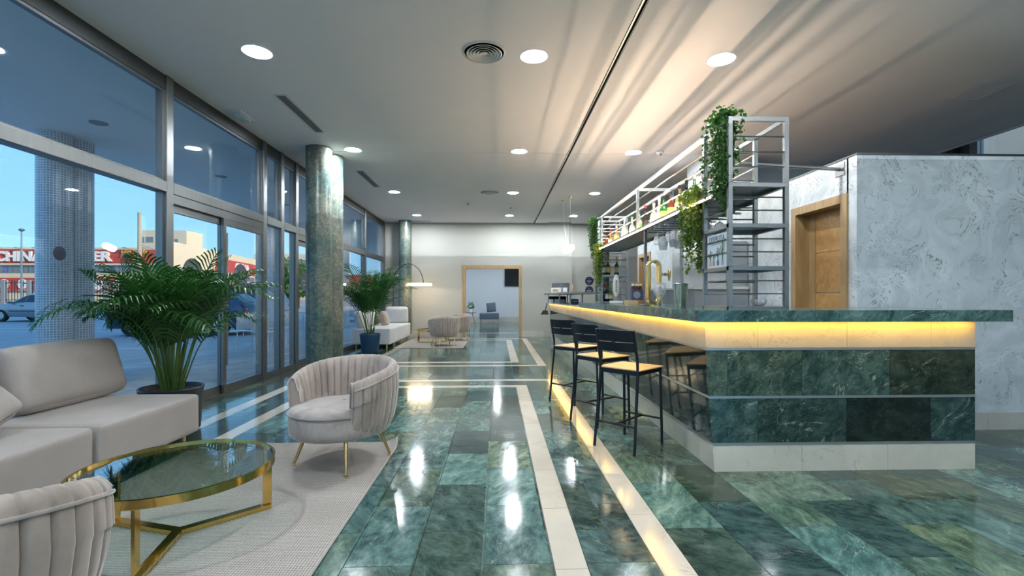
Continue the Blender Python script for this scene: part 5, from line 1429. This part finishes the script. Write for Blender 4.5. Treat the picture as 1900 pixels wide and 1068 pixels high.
round_vent((-.16, 10.2, HC), .205, 'round ringed air vent in the far part of the ceiling')
def linear_vent(x0, x1, y0, y1, label):
    v = thing('slot_vent', label, 'vent', ((x0+x1)/2, (y0+y1)/2, HC)); w, l = (x1-x0)/2, (y1-y0)/2
    MB().box(-w, -w+.02, -l, l, -.008, 0).box(w-.02, w, -l, l, -.008, 0).box(-w+.02, w-.02, -l, -l+.02, -.008, 0).box(-w+.02, w-.02, l-.02, l, -.008, 0).build('frame', MT['vent'], v)
    MB().box(-w+.02, w-.02, -l+.02, l-.02, -.001, 0).build('duct', MT['ceiling_void'], v)
    n = 7
    for k in range(n):
        x = -w+.026+(2*w-.052)*k/(n-1); MB().box(x-.003, x+.003, -l+.02, l-.02, -.010, -.001).build('slat', MT['grey_plastic'], v)
linear_vent(-2.48, -2.34, 5.35, 6.56, 'long slotted air vent in the ceiling before the patina column')
linear_vent(-2.52, -2.37, 8.52, 9.78, 'long slotted air vent in the ceiling behind the patina column')
linear_vent(-2.55, -1.95, 14.05, 14.17, 'slotted air vent at the back wall beside the far patina column')
linear_vent(1.55, 2.25, 14.18, 14.30, 'slotted air vent at the back wall over the bar end')
em = thing('emergency_light', 'small clear emergency light on the ceiling above the sliding doors', 'emergency light', (-3.155, 5.98, HC))
MB().softbox((0,0,-.012), (.16,.34,.024), .008, 4).build('base', MT['white'], em, smooth=50)
MB().softbox((0,0,-.032), (.11,.26,.03), .012, 5).build('diffuser', plain('frosted_diffuser', (.55,.66,.68,1), .15), em, smooth=50)
for k, (x, y) in enumerate(((2.53, 7.30), (-.69, 11.36), (.34, 11.8))):
    s_ = thing('smoke_detector', ('round smoke detector in the ceiling above the bar rack', 'smoke detector in the far ceiling beside the round vent', 'smoke detector in the far ceiling between two downlights')[k], 'smoke detector', (x, y, HC))
    MB().lathe([(.058,0), (.058,-.014), (.050,-.026), (0,-.030)], 24).build('housing', MT['white'], s_, smooth=40); MB().lathe([(.026,-.028), (.022,-.046), (0,-.048)], 18).build('sensor', MT['grey_plastic'], s_, smooth=40)
fa = thing('fire_alarm', 'red fire alarm sounder on the wallpapered pillar', 'alarm', (3.20, 7.44, 3.13))
FR = plain('alarm_red', (.30,.012,.012,1), .35)
o_ = MB().lathe([(0,0), (.055,0), (.055,.04), (.04,.06), (.02,.075), (0,.075)], 24).build('sounder', FR, fa, smooth=40, loc=(.10,.01,0)); o_.rotation_euler = (R(90), 0, 0)
MB().box(.07, .13, -.03, .01, -.12, -.05).build('base', FR, fa)
# pendant lamp over the bar
pd = thing('pendant_lamp', 'glowing white capsule pendant hanging tilted over the far bar', 'pendant lamp', (1.63, 10.55, HC))
MB().lathe([(.034,0), (.034,-.04), (0,-.04)], 20).build('canopy', MT['gold'], pd, smooth=40)
MB().tube([(0,0,-.04), (0,0,-.60), (.0,0,-1.07)], .006, 6).build('cable', MT['black'], pd)
MB().tube([(.02,0,-1.05), (.02,0,-1.22)], .006, 6).build('stem', MT['gold'], pd)
MB().lathe([(.028,0), (.028,-.025), (0,-.025)], 18, (-.10,.45,0)).build('wire_canopy', MT['gold'], pd, smooth=40)
MB().tube([(-.10,.45,-.02), (-.085,.0,-1.12)], .0018, 5).build('steel_wire', MT['steel'], pd)
ang = R(24); ca = Vector((math.cos(ang), 0, math.sin(ang))); c0 = Vector((-.035,0,-1.17)); rr_ = .074
pts = []; rad = []
for k in range(9):
    a = math.pi/2*k/8; pts.append(c0-ca*(.072+rr_*math.cos(a))); rad.append(max(.002, rr_*math.sin(a)))
for k in range(9):
    a = math.pi/2*k/8; pts.append(c0+ca*(.072+rr_*math.sin(a))); rad.append(max(.002, rr_*math.cos(a)))
MB().tube(pts, rad, 20).build('capsule_shade', MT['pendant'], pd, smooth=60)
